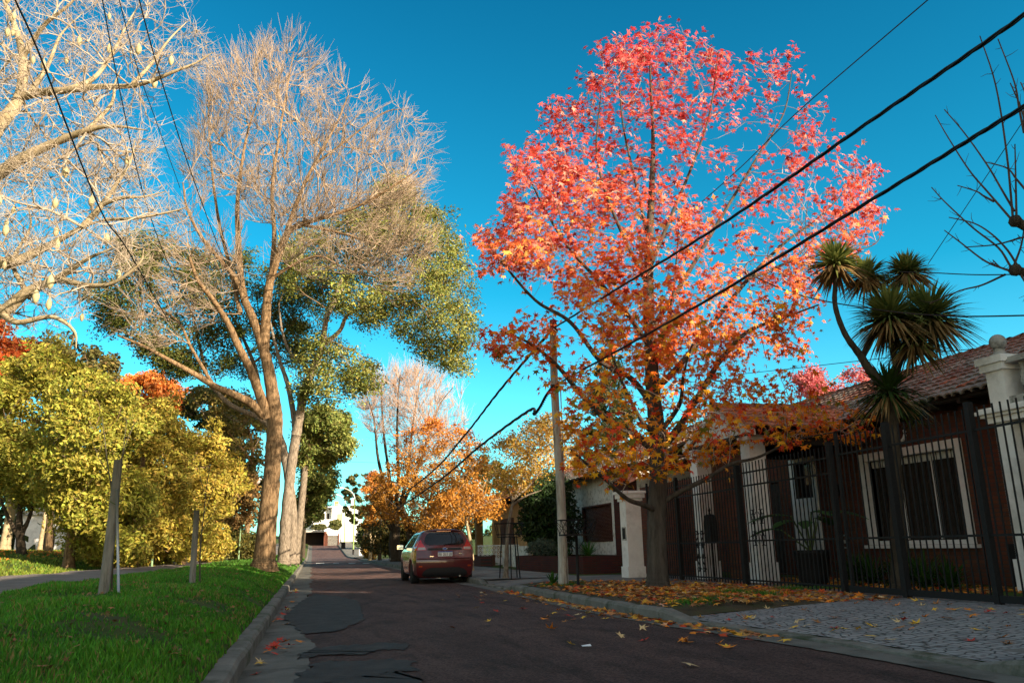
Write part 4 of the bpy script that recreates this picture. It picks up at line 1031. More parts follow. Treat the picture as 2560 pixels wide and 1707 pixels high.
def wall_x(mb, x0, x1, y0, y1, z0, z1, holes):
    """wall slab x0..x1 along y with rectangular holes (ya, yb, za, zb), non overlapping, butted pieces"""
    ysn = sorted({y0, y1} | {h[0] for h in holes} | {h[1] for h in holes})
    for a, b in zip(ysn[:-1], ysn[1:]):
        hs = sorted([h for h in holes if h[0] <= a + 1e-6 and h[1] >= b - 1e-6], key=lambda h: h[2]); z = z0
        for h in hs:
            if h[2] > z: mb.box(x0, x1, a, b, z, h[2])
            z = h[3]
        if z1 > z: mb.box(x0, x1, a, b, z, z1)
    return mb
def frame_x(mb, x0, x1, y0, y1, z0, z1, t):
    mb.box(x0, x1, y0, y0 + t, z0, z1); mb.box(x0, x1, y1 - t, y1, z0, z1)
    mb.box(x0, x1, y0 + t, y1 - t, z1 - t, z1); mb.box(x0, x1, y0 + t, y1 - t, z0, z0 + t * .5)
    return mb

def brick_house():
    t = thing('brick_house', 'low brick house with tiled roof, white framed window and balustraded porch behind the iron fence', 'house', (12, 17, .12))
    holes = [(13.07, 16.1, .85, 2.82), (18.0, 18.75, 2.0, 2.9), (19.6, 20.6, .15, 2.5)]
    part('wall', wall_x(MB(), 12, 12.25, 6.0, 24.0, -.05, 3.62, holes).box(12.25, 19.0, 23.75, 24.0, -.05, 3.6).box(12.02, 12.24, 6.0, 6.25, 3.62, 3.7), MT['brick'], t)
    w = part('window', frame_x(MB(), 11.93, 12.10, 13.07, 16.1, .85, 2.82, .17), MT['trim'], t)
    part('pane', MB().box(12.2, 12.22, 13.24, 15.93, .93, 2.65), MT['glass'], w)
    mb = MB()
    for y in (14.1, 15.05): mb.box(12.14, 12.19, y - .022, y + .022, .95, 2.62)
    mb.box(12.13, 12.19, 13.25, 15.92, 2.50, 2.64)
    part('mullion', mb, MT['trim'], w)
    for y in np.arange(13.32, 15.95, .135):
        part('window_bar', MB().tube([(12.07, y, .94), (12.07, y, 2.64)], .008, 5), MT['iron'], w)
    mb = MB()
    for i in range(46):
        y = 13.26 + i * .058; mb.box(12.16 + .012 * (i % 2), 12.18 + .012 * (i % 2), y, y + .056, .95, 2.5)
    part('curtain', mb, MT['dark_wood'], w)
    part('window_sill', MB().box(11.86, 12.06, 12.98, 16.2, .78, .845), MT['trim'], w)
    d = part('door', MB().box(12.1, 12.16, 19.63, 20.57, .16, 2.47), MT['dark_wood'], t)
    part('handle', MB().box(12.06, 12.1, 20.42, 20.46, 1.05, 1.2), MT['trim'], d)
    s = part('small_window', frame_x(MB(), 11.95, 12.05, 18.0, 18.75, 2.0, 2.9, .05), MT['dark_wood'], t)
    part('pane', MB().box(12.08, 12.1, 18.05, 18.7, 2.03, 2.85), MT['glass'], s)
    part('white_panel', MB().box(11.955, 11.995, 17.85, 18.0, .3, 3.0).box(11.955, 11.995, 18.75, 18.95, .3, 3.0).box(11.955, 11.995, 18.0, 18.75, .3, 2.0).box(11.955, 11.995, 18.0, 18.75, 2.9, 3.0), MT['plaster'], t)
    # main roof
    e = 11.35; zr0 = 3.48; pit = math.radians(25)
    tiled('roof', t, (e, 6.0, zr0), (0, 1, 0), (math.cos(pit), 0, math.sin(pit)), 18.3, 3.9, seed=4, lich=.62)
    rx = e + 3.85 * math.cos(pit); rz = zr0 + 3.85 * math.sin(pit)
    ridge('ridge_tiles', t, (rx, 6, rz), (rx, 24.3, rz))
    back = MB(); back.poly([(rx, 6, rz - .02), (rx, 24.3, rz - .02), (rx + 4, 24.3, rz - 2), (rx + 4, 6, rz - 2)], [(0, 1, 2, 3)]); part('rear_roof', back, MT['brown_paint'], t)
    part('gable_wall', MB().prism([(12.26, 3.61), (18.8, 3.61), (rx, rz - .12)], 23.78, 23.98, lambda x, z, y: (x, y, z)), MT['brick'], t)
    part('rear_wall', MB().box(18.8, 19.0, 6.0, 23.75, -.05, 3.62).box(12.25, 18.8, 6.0, 6.2, -.05, 3.6).box(12.26, 18.8, 6.2, 23.7, 3.3, 3.4), MT['brick'], t)
    part('fascia', MB().box(11.46, 11.52, 6.0, 24.2, 3.42, 3.53).box(11.52, 12.0, 6.0, 24.2, 3.44, 3.47), MT['dark_wood'], t)
    mb = MB()
    for y in np.arange(6.3, 24, .75): part('rafter', MB().box(11.40, 12.0, y, y + .08, 3.35, 3.435), MT['dark_wood'], t)
    # porch with its gable
    fx = 8.98; y0, y1, ym = 15.45, 18.95, 17.2; za, ze = 4.02, 3.30
    for sgn, ya in ((1, y0), (-1, y1)):
        v = np.array([0, ym - ya, za - ze]); L = np.linalg.norm(v)
        O = (fx, ya, ze) if sgn > 0 else (12.6, ya, ze)
        tiled('porch_roof', t, O, (sgn, 0, 0), v, 3.6, L, seed=8 + sgn, lich=.12, red=((.38, .15, .08), (.52, .22, .12)))
    ridge('ridge_tiles', t, (fx, ym, za + .03), (12.5, ym, za + .03), 5)
    part('gable_wall', MB().prism([(y0 + .35, ze - .02), (y1 - .35, ze - .02), (ym, za - .16)], 9.12, 9.30, lambda y, z, x: (x, y, z)), MT['plaster'], t)
    mb = MB()
    for a, b in (((fx + .02, y0, ze), (fx + .02, ym, za)), ((fx + .02, y1, ze), (fx + .02, ym, za))):
        a, b = np.array(a), np.array(b); mb.add([a, b, b - [0, 0, .13], a - [0, 0, .13], a + [.05, 0, 0], b + [.05, 0, 0], b + [.05, 0, -.13], a + [.05, 0, -.13]], np.array([[0, 1, 2, 3], [7, 6, 5, 4], [0, 4, 5, 1], [3, 2, 6, 7], [0, 3, 7, 4], [1, 5, 6, 2]]))
    part('bargeboard', mb, MT['plaster'], t)
    for y in (16.05, 18.6):
        part('column', MB().box(9.1, 9.48, y - .19, y + .19, .55, 3.12).box(9.06, 9.52, y - .23, y + .23, .1, .55).box(9.06, 9.52, y - .23, y + .23, 3.12, 3.2), MT['plaster'], t)
    part('porch_beam', MB().box(9.1, 9.45, 15.7, 18.9, 3.2, 3.28).box(9.45, 12.0, 15.75, 16.0, 3.0, 3.27).box(9.45, 12.0, 18.55, 18.8, 3.0, 3.27), MT['dark_wood'], t)
    part('porch_wall', MB().box(9.7, 9.95, 16.6, 18.3, .1, 3.15).box(9.45, 9.7, 19.0, 23.0, .1, 2.6), MT['brick'], t)
    # balustraded porch on the right
    part('column', MB().box(11.0, 11.36, 10.86, 11.22, .62, 2.80).box(10.96, 11.40, 10.82, 11.26, .10, .62), MT['plaster'], t)
    part('column', MB().box(11.0, 11.36, 7.0, 7.36, .62, 2.80).box(10.96, 11.40, 6.96, 7.40, .10, .62), MT['plaster'], t)
    part('cornice', MB().box(10.93, 11.99, 6.9, 11.29, 2.803, 2.90).box(10.87, 11.99, 6.9, 11.35, 2.90, 2.95).box(10.80, 11.99, 6.9, 11.42, 2.95, 3.01).box(10.84, 11.99, 6.9, 11.38, 3.01, 3.05), MT['plaster'], t)
    p = part('pedestal', MB().box(11.0, 11.36, 10.86, 11.22, 3.053, 3.66).box(10.94, 11.42, 10.80, 11.28, 3.66, 3.78).box(10.90, 11.46, 10.76, 11.32, 3.78, 3.90), MT['plaster'], t)
    part('finial_base', MB().lathe([(.16, 3.903), (.16, 3.94), (.09, 3.98), (.08, 4.02), (.10, 4.04)], (11.18, 11.04, 0), 16), MT['stone_old'], p, True)
    a = np.linspace(-math.pi / 2 + .35, math.pi / 2 - .01, 12)
    part('ball_finial', MB().lathe([(.135 * math.cos(q), 4.165 + .135 * math.sin(q)) for q in a], (11.18, 11.04, 0), 20), MT['stone_old'], p, True)
    part('parapet', MB().box(11.03, 11.33, 7.0, 10.855, 3.053, 3.20), MT['stone_old'], t)
    part('balustrade_rail', MB().box(11.0, 11.36, 7.0, 10.855, 3.74, 3.80).box(11.03, 11.33, 7.0, 10.855, 3.80, 3.84), MT['stone_old'], t)
    prof = [(.07, 3.202), (.07, 3.24), (.045, 3.26), (.055, 3.30), (.04, 3.33), (.075, 3.39), (.08, 3.44), (.05, 3.54), (.038, 3.62), (.05, 3.65), (.04, 3.68), (.065, 3.70), (.065, 3.738)]
    for y in np.arange(10.62, 7.2, -.26):
        part('baluster', MB().lathe(prof, (11.18, y, 0), 12), MT['stone_old'], t, True)
    l = part('wall_lantern', MB().box(11.90, 12.0, 16.9, 16.94, 2.15, 2.2).lathe([(.02, 1.95), (.06, 1.98), (.08, 2.18), (.02, 2.28)], (11.86, 16.92, 0), 8), MT['iron'], t)
    part('lamp_glass', MB().lathe([(.045, 1.99), (.06, 2.1), (.05, 2.15)], (11.855, 16.92, 0), 8), MT['trim'], l)
    part('louvre_vent', frame_x(MB(), 11.94, 12.0, 11.35, 12.05, .95, 1.42, .05), MT['trim'], t)
    mb = MB()
    for z in np.arange(1.0, 1.38, .06): mb.box(11.95, 11.99, 11.4, 12.0, z, z + .03)
    part('louvre_vent', mb, MT['stone_old'], t)
    a = np.linspace(0, 2 * math.pi, 20)
    part('round_vent', MB().tube([(11.98, 17.0 + .14 * math.cos(q), .93 + .14 * math.sin(q)) for q in a], .02, 6).lathe([(.001, 11.94), (.04, 11.95), (.04, 12.0)], (0, 17.0, .93), 10, 'x'), MT['stone_old'], t)
    a = np.linspace(math.pi * .9, math.pi * 2.2, 16)
    part('ornament', MB().tube([(11.97, 14.75 + .22 * math.cos(q), 3.12 + .18 * math.sin(q)) for q in a], np.linspace(.03, .05, 16), 7).tube([(11.97, 15.1 + .16 * math.cos(q), 3.22 + .2 * math.sin(q)) for q in a], np.linspace(.03, .045, 16), 7), MT['plaster'], t, True)
    part('meter_box', MB().box(11.7, 11.99, 11.5, 12.1, .13, .85), MT['iron'], t)
brick_house()

# ---- iron fence
FX = 8.5
def scroll(mb, x, y, z0, z1):
    zm = (z0 + z1) / 2; mb.tube([(x, y, z0), (x, y, z1)], .008, 5)
    for zc, s in ((z0 + .05, 1), (zm - .12, -1), (zm + .12, 1), (z1 - .05, -1)):
        for q in (-1, 1):
            a = np.linspace(0, 1.6 * math.pi, 14)
            mb.tube([(x, y + q * (.055 + .045 * math.cos(v)), zc + s * .045 * math.sin(v)) for v in a], .008, 5)
    for q in (-1, 1):
        mb.tube([(x, y + q * .012, zm - .3), (x, y + q * .06, zm - .2), (x, y + q * .012, zm - .06)], .008, 5)
        mb.tube([(x, y + q * .012, zm + .06), (x, y + q * .06, zm + .2), (x, y + q * .012, zm + .3)], .008, 5)
def fence(label, name, cat, y0, y1, posts, z0, z1, rails, bottom=None, step=.125, pw=.13, scrolls=(), group=None):
    t = thing(name, label, cat, (FX, y0, .14), group)
    for y, w in posts: part('post', MB().box(FX - w / 2, FX + w / 2, y - w / 2, y + w / 2, .10, 2.74 if y == 9.05 else z1 + .06), MT['iron'], t)
    for z in rails: part('rail', MB().box(FX - .009, FX + .009, y0, y1, z - .016, z + .016), MT['iron'], t)
    if bottom: part('bottom_rail', MB().box(FX - .03, FX + .03, y0, y1, bottom[0], bottom[1]), MT['iron'], t)
    bm = MB().box(-.0085, .0085, -.0085, .0085, 0, z1 - z0).mesh('bar', MT['iron'])
    ysb = [y for y in np.arange(y0 + step * .6, y1 - .04, step) if all(abs(y - p) > w * .62 for p, w in posts)]
    for i, y in enumerate(ysb):
        o = bpy.data.objects.new('bar', bm); COL.objects.link(o); o.parent = t
        o.location = Vector((FX + random.gauss(0, .001), float(y), z0)) - Vector(t.location); ORG[o.name] = ORG[t.name]
    for y, a, b in scrolls:
        mb = MB(); scroll(mb, FX, y, a, b); part('scrollwork', mb, MT['iron'], t)
    return t
fence('black iron railing between the white gate pillar and the porch columns', 'iron_fence', 'fence', 15.45, 20.25, [(15.40, .09), (18.4, .07), (20.2, .05)], .16, 2.46, (2.05, 2.30, .98, .24), scrolls=[(17.2, .35, 1.25), (17.45, .35, 1.25), (19.4, .3, .7), (19.7, .3, .7)])
fence('black iron railing in front of the banana plant, right of the thick post', 'iron_fence', 'fence', 12.30, 15.30, [(12.2, .09)], .16, 2.54, (2.08, 2.34, 1.0, .24), scrolls=[(14.9, .9, 1.6), (14.6, .9, 1.6)])
fence('wide black double gate of iron bars closing the stone paved driveway', 'iron_gate', 'gate', 6.4, 12.05, [(10.73, .09), (9.05, .085), (11.98, .05)], .20, 2.66, (2.36, 1.0), bottom=(.17, .26), step=.128)
t = thing('letterbox', 'black domed letterbox on a post behind the iron bars, dark against the white column', 'letterbox', (8.9, 17.55, .14))
part('post', MB().box(8.88, 8.92, 17.53, 17.57, .1, .98), MT['iron'], t)
part('box', MB().prism([(-.16, .98), (.16, .98), (.16, 1.42), (.11, 1.56), (.0, 1.61), (-.11, 1.56), (-.16, 1.42)], -.09, .09, lambda a, z, b: (8.9 + b, 17.55 + a, z)), MT['iron'], t)
part('finial', MB().lathe([(.03, 1.612), (.02, 1.66), (.035, 1.70), (.008, 1.78), (.002, 1.80)], (8.9, 17.55, 0), 8), MT['iron'], t)
# white gate pillar
t = thing('gate_pillar', 'white plastered gate pillar with moulded cap and small meter niche', 'pillar', (8.15, 20.55, .1))
part('shaft', MB().box(7.94, 8.36, 20.34, 20.78, .42, 2.08).box(7.91, 8.39, 20.31, 20.81, .02, .42), MT['plaster'], t)
part('cap', MB().box(7.90, 8.40, 20.30, 20.82, 2.082, 2.16).box(7.85, 8.45, 20.25, 20.87, 2.16, 2.27).box(7.81, 8.49, 20.21, 20.91, 2.27, 2.34), MT['plaster'], t)
m_ = part('meter_niche', frame_x(MB(), 7.92, 7.939, 20.40, 20.66, 1.08, 1.42, .025), MT['stone_old'], t)
part('meter_cover', MB().box(7.925, 7.938, 20.43, 20.63, 1.11, 1.39), MT['iron'], m_)
t = thing('side_gate', 'narrow white wall panel with a dark lower door and barred top beside the gate pillar', 'gate', (8.6, 19.9, .1))
part('panel', MB().box(8.62, 8.68, 19.55, 20.2, 1.15, 2.3), MT['plaster'], t)
part('door_leaf', MB().box(8.60, 8.68, 19.55, 20.2, .14, 1.147), MT['dark_wood'], t)

# ---- white plastered house with brown shutter
def white_house():
    t = thing('white_house', 'stained white plaster house with a brown roller shutter and grey tiled roof', 'house', (10.5, 31, .12))
    part('wall', wall_x(MB(), 10.5, 10.75, 27.85, 37.2, .62, 3.48, [(28.3, 31.62, 1.09, 2.45), (33.2, 34.1, .62, 2.4)]).box(10.75, 16, 36.95, 37.2, .1, 3.48), MT['plaster_old'], t)
    part('plinth', MB().box(10.47, 10.75, 27.85, 37.2, -.05, .617), MT['plinth'], t)
    part('side_wall', MB().box(10.42, 10.74, 26.4, 27.845, -.05, 3.46), MT['brick_dark'], t)
    s = part('shutter', frame_x(MB(), 10.46, 10.6, 28.3, 31.62, 1.09, 2.45, .06), MT['brown_paint'], t)
    mb = MB()
    for z in np.arange(1.13, 2.38, .05): mb.box(10.56, 10.585 , 28.36, 31.56, z, z + .043)
    part('shutter_slats', mb, MT['brown_paint'], s)
    d = part('door', MB().box(10.62, 10.68, 33.2, 34.1, .63, 2.4), MT['dark_wood'], t)
    mb = MB(); scroll(mb, 10.58, 33.65, .8, 2.2); part('grille', mb, MT['iron'], d)
    part('vent_panel', MB().box(10.46, 10.495, 33.3, 34.0, 2.6, 3.1), MT['brown_paint'], t)
    pit = math.radians(24)
    tiled('roof', t, (9.85, 23.9, 3.42), (0, 1, 0), (math.cos(pit), 0, math.sin(pit)), 13.8, 4.2, seed=21, lich=.8)
    rx, rz = 9.85 + 4.15 * math.cos(pit), 3.42 + 4.15 * math.sin(pit)
    ridge('ridge_tiles', t, (rx, 23.9, rz), (rx, 37.8, rz), 9)
    part('rear_wall', MB().box(16, 16.2, 26.4, 37.2, -.05, 3.48).box(10.76, 16, 26.4, 26.6, -.05, 3.4).box(10.76, 16, 26.6, 36.9, 3.25, 3.35), MT['plaster_old'], t)
    part('rear_roof', MB().poly([(rx, 23.9, rz - .02), (rx, 37.8, rz - .02), (rx + 4, 37.8, rz - 1.8), (rx + 4, 23.9, rz - 1.8)], [(0, 1, 2, 3)]), MT['brown_paint'], t)
    part('eave_board', MB().box(9.95, 10.0, 24.0, 37.7, 3.36, 3.43).box(10.0, 10.75, 24.0, 37.7, 3.482, 3.5), MT['dark_wood'], t)
MT['plinth'] = mat('green_grey_plinth', (.10, .12, .075), (.15, .17, .11), .9, 4, spec=.15)
white_house()
def porch_house():
    t = thing('porch_house', 'tan porch house with square columns under a low red tiled roof', 'house', (10.5, 46, .12))
    part('wall', MB().box(13.0, 13.25, 47.6, 56, .0, 3.4).box(10.6, 10.85, 41.5, 47.6, .0, 3.3).box(10.85, 13.0, 47.35, 47.6, .0, 3.3).box(12.2, 12.99, 50.0, 50.2, .1, 3.3), MT['tan_wall'], t)
    for y in (48.75, 54.2):
        part('column', MB().box(10.5, 10.95, y - .24, y + .24, .05, 3.0).box(10.46, 10.99, y - .28, y + .28, 3.0, 3.12), MT['tan_wall'], t)
    part('porch_beam', MB().box(10.45, 10.9, 47.61, 56, 3.123, 3.35), MT['tan_wall'], t)
    part('door', MB().box(12.94, 12.99, 51.2, 52.3, .12, 2.3), MT['dark_wood'], t)
    s = part('shutter', MB().box(10.54, 10.59, 43.8, 46.9, 1.0, 2.5), MT['brown_paint'], t)
    part('low_wall', MB().box(10.5, 10.68, 49.0, 53.9, .0, .5), MT['tan_wall'], t)
    pit = math.radians(23)
    tiled('roof', t, (9.85, 37.9, 3.4), (0, 1, 0), (math.cos(pit), 0, math.sin(pit)), 18.4, 4.6, seed=31, lich=.12, red=((.26, .08, .045), (.38, .13, .07)), w=.25)
    rx, rz = 9.85 + 4.55 * math.cos(pit), 3.4 + 4.55 * math.sin(pit)
    ridge('ridge_tiles', t, (rx, 37.9, rz), (rx, 56.3, rz), 12)
    part('rear_wall', MB().box(17, 17.2, 41.5, 56, -.05, 3.4).box(13.25, 17, 55.8, 56, -.05, 3.4).box(10.86, 17, 41.5, 41.7, -.05, 3.3), MT['tan_wall'], t)
    part('rear_roof', MB().poly([(rx, 37.9, rz - .02), (rx, 56.3, rz - .02), (rx + 4, 56.3, rz - 1.8), (rx + 4, 37.9, rz - 1.8)], [(0, 1, 2, 3)]), MT['brown_paint'], t)
    part('eave_board', MB().box(9.95, 10.02, 37.9, 56.3, 3.3, 3.42).box(10.02, 13.2, 37.9, 56.3, 3.405, 3.43), MT['dark_wood'], t)
porch_house()
# pierced block wall and low walls in front of it
t = thing('block_wall', 'low white pierced block wall with star shaped openings in front of the tan porch house', 'wall', (9.0, 40.5, .1))
def lattice(t, xa, xb, y, z0, cols, rows, w, h):
    mb = MB()
    for i in range(cols):
        for k in range(rows):
            x, z = xa + i * w, z0 + k * h; ya, yb = y - .05, y + .05
            mb.box(x, x + .024, ya, yb, z, z + h); mb.box(x + .024, x + w, ya + .002, yb - .002, z, z + .022)
            c = (x + w / 2 + .012, z + h / 2 + .011); r = w * .5
            for a in (.785, 2.356):
                dx, dz = math.cos(a) * r, math.sin(a) * r
                mb.tube([(c[0] - dx, y, c[1] - dz), (c[0] + dx, y, c[1] + dz)], .013, 4, False)
    part('pierced_blocks', mb, MT['white_paint'], t)
    part('coping', MB().box(xa - .02, xb + .03, y - .07, y + .07, z0 + rows * h + .003, z0 + rows * h + .05), MT['white_paint'], t)
    part('base', MB().box(xa - .02, xb + .03, y - .08, y + .08, -.02, z0 - .003), MT['white_paint'], t)
lattice(t, 7.95, 10.0, 40.5, .42, 9, 3, .226, .2)
t = thing('block_wall', 'short pierced block wall behind the planter between the big bush and the utility pole', 'wall', (9.6, 32.4, .1))
lattice(t, 9.2, 10.4, 32.4, .6, 5, 3, .24, .2)
single('low_wall', MB().box(8.6, 8.8, 33.3, 36.6, .05, 1.0).box(8.55, 8.85, 36.62, 36.9, .05, 1.04), MT['plaster_old'], 'white stained low wall between the planter and the pierced block wall', 'wall', (8.7, 35, .1))
t = thing('gate_post', 'white narrow post at the end of the low white wall', 'post', (8.35, 36.3, .1)); part('shaft', MB().box(8.25, 8.45, 36.15, 36.4, .05, 1.0), MT['plaster_old'], t); part('cap', MB().box(8.22, 8.48, 36.12, 36.43, 1.0, 1.05), MT['plaster_old'], t)
def planter(label, pts, h, z0=.1):
    t = thing('planter', label, 'planter', (*np.mean(pts, 0), z0))
    n = len(pts); inner = [np.array(p) * .94 + np.mean(pts, 0) * .06 for p in pts]
    mb = MB()
    o = [(*p, z0) for p in pts] + [(*p, z0 + h) for p in pts] + [(*p, z0 + h) for p in inner]
    Q = [[i, (i + 1) % n, n + (i + 1) % n, n + i] for i in range(n)] + [[n + i, n + (i + 1) % n, 2 * n + (i + 1) % n, 2 * n + i] for i in range(n)]
    mb.add(o, np.array(Q)); part('brick_edge', mb, MT['brick_dark'], t)
    mb = MB(); mb.poly([(*p, z0 + h - .06) for p in inner], [list(range(n))]); part('soil', mb, MT['soil'], t)
planter('long dark brick planter under the big bush, right of the tree guard', [(7.45, 30.6), (7.45, 30.2), (8.05, 24.4), (9.3, 24.4), (9.3, 31.2), (8.6, 31.5)], .55)
planter('short dark brick planter between the parked car and the pierced wall', [(7.3, 36.6), (7.7, 36.2), (8.7, 40.0), (8.3, 43.0), (7.3, 43.0)], .5)
# ---- unseen houses added beside and behind the viewer, shaped to shade street and verge
t = thing('shade_house_rear', 'tall plain block added out of view behind the viewer to shade the street', 'house', (17, -12, .1))
part('wall', MB().box(13.6, 15.4, -34, 2.6, -.05, 11.0), MT['plaster_old'], t); part('roof', MB().box(13.3, 15.6, -34.3, 2.9, 11.003, 11.3), MT['brown_paint'], t)
mb = MB()
for y in np.arange(-32, 1, 3.4):
    for z in (1, 4, 7): mb.box(13.55, 13.597, y, y + 1.5, z, z + 1.3)
part('windows', mb, MT['glass'], t)
t = thing('shade_house_side', 'plain block added out of view beside the brick house to shade car and tree', 'house', (17, 4, .1))
part('wall', MB().box(14.2, 22, 2.95, 7.6, -.05, 6.7).box(15.7, 21.5, 3.1, 7.5, 7.003, 9.3), MT['plaster_old'], t); part('roof', MB().box(13.8, 22.3, 2.95, 7.9, 6.703, 7.0), MT['brown_paint'], t)  # upper box added to put the parked car in shade
# ------------------------------------------------------------------ ground cover
def tread(x, y):
    return np.sin(x * 2.3 + y * .7) * np.sin(y * 1.1 - x * 1.9) + .5 * np.sin(x * 5.1 + 2) * np.sin(y * 3.3)
def blades(name, X, Yv, Z, hgt, wid, col, lean=.5, m='grass'):
    n = len(X); a = rng.uniform(0, 2 * math.pi, n); h = hgt * rng.uniform(.5, 1.3, n); w = wid * rng.uniform(.6, 1.3, n)
    B = np.stack([X, Yv, Z - .012], 1); s = np.stack([np.cos(a), np.sin(a), 0 * a], 1)
    b = rng.uniform(0, 2 * math.pi, n); d = np.stack([np.cos(b), np.sin(b), 0 * b], 1) * (lean * rng.uniform(.1, 1, n))[:, None]
    up = np.array([0, 0, 1.])
    mid = B + (up + d * .35) * (h * .55)[:, None]; tip = B + (up * .95 + d) * h[:, None]
    V = np.stack([B - s * w[:, None], B + s * w[:, None], mid + s * (w * .75)[:, None], mid - s * (w * .75)[:, None], tip], 1)
    i = np.arange(n)[:, None] * 5
    mb = MB(); mb.add(V.reshape(-1, 3), [i + np.array([0, 1, 2, 3]), i + np.array([3, 2, 4])], np.repeat(col, 5, axis=0))
    return mb
def lawn():
    n = 150000
    Yv = 2.2 + 26 * rng.uniform(0, 1, n) ** 1.9; X = rng.uniform(-3.75, -.69, n)
    k = (tread(X, Yv) + .6 * np.sin(X * 7 + Yv * 3) * np.sin(Yv * 6) + rng.normal(0, .55, n) > -.62) & ((X < -.8) | (rng.uniform(0, 1, n) < .5)); X, Yv = X[k], Yv[k]; n = len(X)
    t = np.clip(.5 + .35 * tread(X, Yv) + rng.normal(0, .25, n), 0, 1)
    col = vary(np.array([.036, .155, .010])[None] * (1 - t[:, None]) + np.array([.105, .29, .02])[None] * t[:, None], n, .3, .1)
    dry = rng.uniform(0, 1, n) < .07 + .10 * (np.sin(X * 1.3 + Yv * .8) > .6); col[dry] = [.26, .20, .06]
    b1 = blades('', X, Yv, ground_z(X, Yv), .062 + .028 * np.clip(tread(X, Yv), -1, 1), .0035 + .0005 * Yv, col)
    struct('grass', b1, MT['grass'], kind='stuff')
    n = 70000
    Yv = 9 + 50 * rng.uniform(0, 1, n) ** 1.4; X = -6.3 - 26 * rng.uniform(0, 1, n) ** 1.6
    t = np.clip(.5 + .4 * tread(X * .4, Yv * .4) + rng.normal(0, .25, n), 0, 1)
    col = vary(np.array([.07, .14, .014])[None] * (1 - t[:, None]) + np.array([.22, .24, .03])[None] * t[:, None], n, .3, .1)
    struct('grass', blades('', X, Yv, ground_z(X, Yv), .09, .006 + .0007 * Yv, col), MT['grass'], kind='stuff')
    n = 22000
    Yv = 28 + 60 * rng.uniform(0, 1, n) ** 1.3; X = rng.uniform(-3.75, -.69, n)
    col = vary([.07, .17, .02], n, .35, .12)
    struct('grass', blades('', X, Yv, ground_z(X, Yv), .10, .012 + .0004 * Yv, col), MT['grass'], kind='stuff')
    # tufts in the right verge and along the pavement edge
    c = np.array([(7.0, 12.2), (5.2, 11.1), (5.6, 11.3), (6.0, 11.6), (5.3, 16.9), (5.1, 17.3), (8.4, 13.5), (6.9, 13.0), (9.0, 13.4), (9.3, 14.6), (8.7, 40.5), (5.6, 17.8)])
    i = rng.integers(0, len(c), 5200); p = c[i] + rng.normal(0, .16, (5200, 2))
    p = p[p[:, 0] > kr(p[:, 1]) + .2]
    z = np.where((p[:, 0] > 8.2) & (p[:, 1] < 30), .15, .17)
    struct('grass', blades('', p[:, 0], p[:, 1], z, .07, .004, vary([.05, .15, .012], len(p), .3, .1)), MT['grass'], kind='stuff')
lawn()

LEAFC = np.array([[.70, .32, .03], [.72, .22, .02], [.50, .07, .02], [.44, .20, .06], [.36, .16, .06], [.66, .42, .18], [.22, .09, .035], [.80, .42, .03]])
def curl_star():
    V, T = STAR; V = V.copy(); return V, T
def litter(name, P, size, w=None, lift=.012):
    n = len(P); i = rng.choice(len(LEAFC), n, p=w)
    mb = MB(); C = P + np.array([0, 0, 1.]) * rng.uniform(.004, lift, (n, 1))
    leaves(mb, C, size, STAR, vary(LEAFC[i], n, .25, .08), np.array([0, 0, 1.]), .30)
    return struct(name, mb, MT['litter'], kind='stuff')
W1 = np.array([.13, .16, .13, .20, .18, .08, .09, .03])
def mat_of_leaves():
    n = 5600
    x = rng.uniform(4.66, 8.4, n); y = 10.5 + 8.6 * rng.uniform(0, 1, n)
    d = np.exp(-(((x - 6.7) / 2.2) ** 2 + ((y - 13.6) / 3.4) ** 2))
    k = rng.uniform(0, 1, n) < d * 1.3; x, y = x[k], y[k]
    z = np.where(x < 6.95, .165 + .03 * np.sin((x - 4.6) * 1.35), .15)
    P = [np.stack([x, y, z], 1)]
    n = 1500; x = rng.uniform(8.55, 11.6, n); y = rng.uniform(11, 18, n); P.append(np.stack([x, y, np.full(n, .135)], 1))
    n = 420; y = rng.uniform(8.2, 18.8, n); x = kr(y) - .02 - np.abs(rng.normal(0, .16, n)); P.append(np.stack([x, y, np.full(n, .012)], 1))
    litter('leaf_litter', np.concatenate(P), .085, W1)
    n = 900; x = rng.uniform(-3.6, -.75, n); y = 3.5 + 20 * rng.uniform(0, 1, n) ** 1.3
    mb = MB(); leaves(mb, np.stack([x, y, ground_z(x, y) + .035], 1), .035, STAR, vary([.20, .11, .045], n, .4, .1), np.array([0, 0, 1.]), .6)
    struct('leaf_litter', mb, MT['litter'], kind='stuff')
    # park leaf carpet
    n = 7000; x = -8.2 - 14 * rng.uniform(0, 1, n); y = rng.uniform(22, 46, n)
    z = ground_z(x, y) + .05
    k = rng.uniform(0, 1, n) < np.clip(.4 + .8 * np.sin(x * .5) * np.sin(y * .35), .08, 1)
    C = np.stack([x, y, z], 1)[k]
    mb = MB(); leaves(mb, C, .16, DIAM, vary([.55, .20, .03], len(C), .35, .1), np.array([.1, -.2, 1.]), .35)
    struct('leaf_litter', mb, MT['litter'], kind='stuff')
mat_of_leaves()
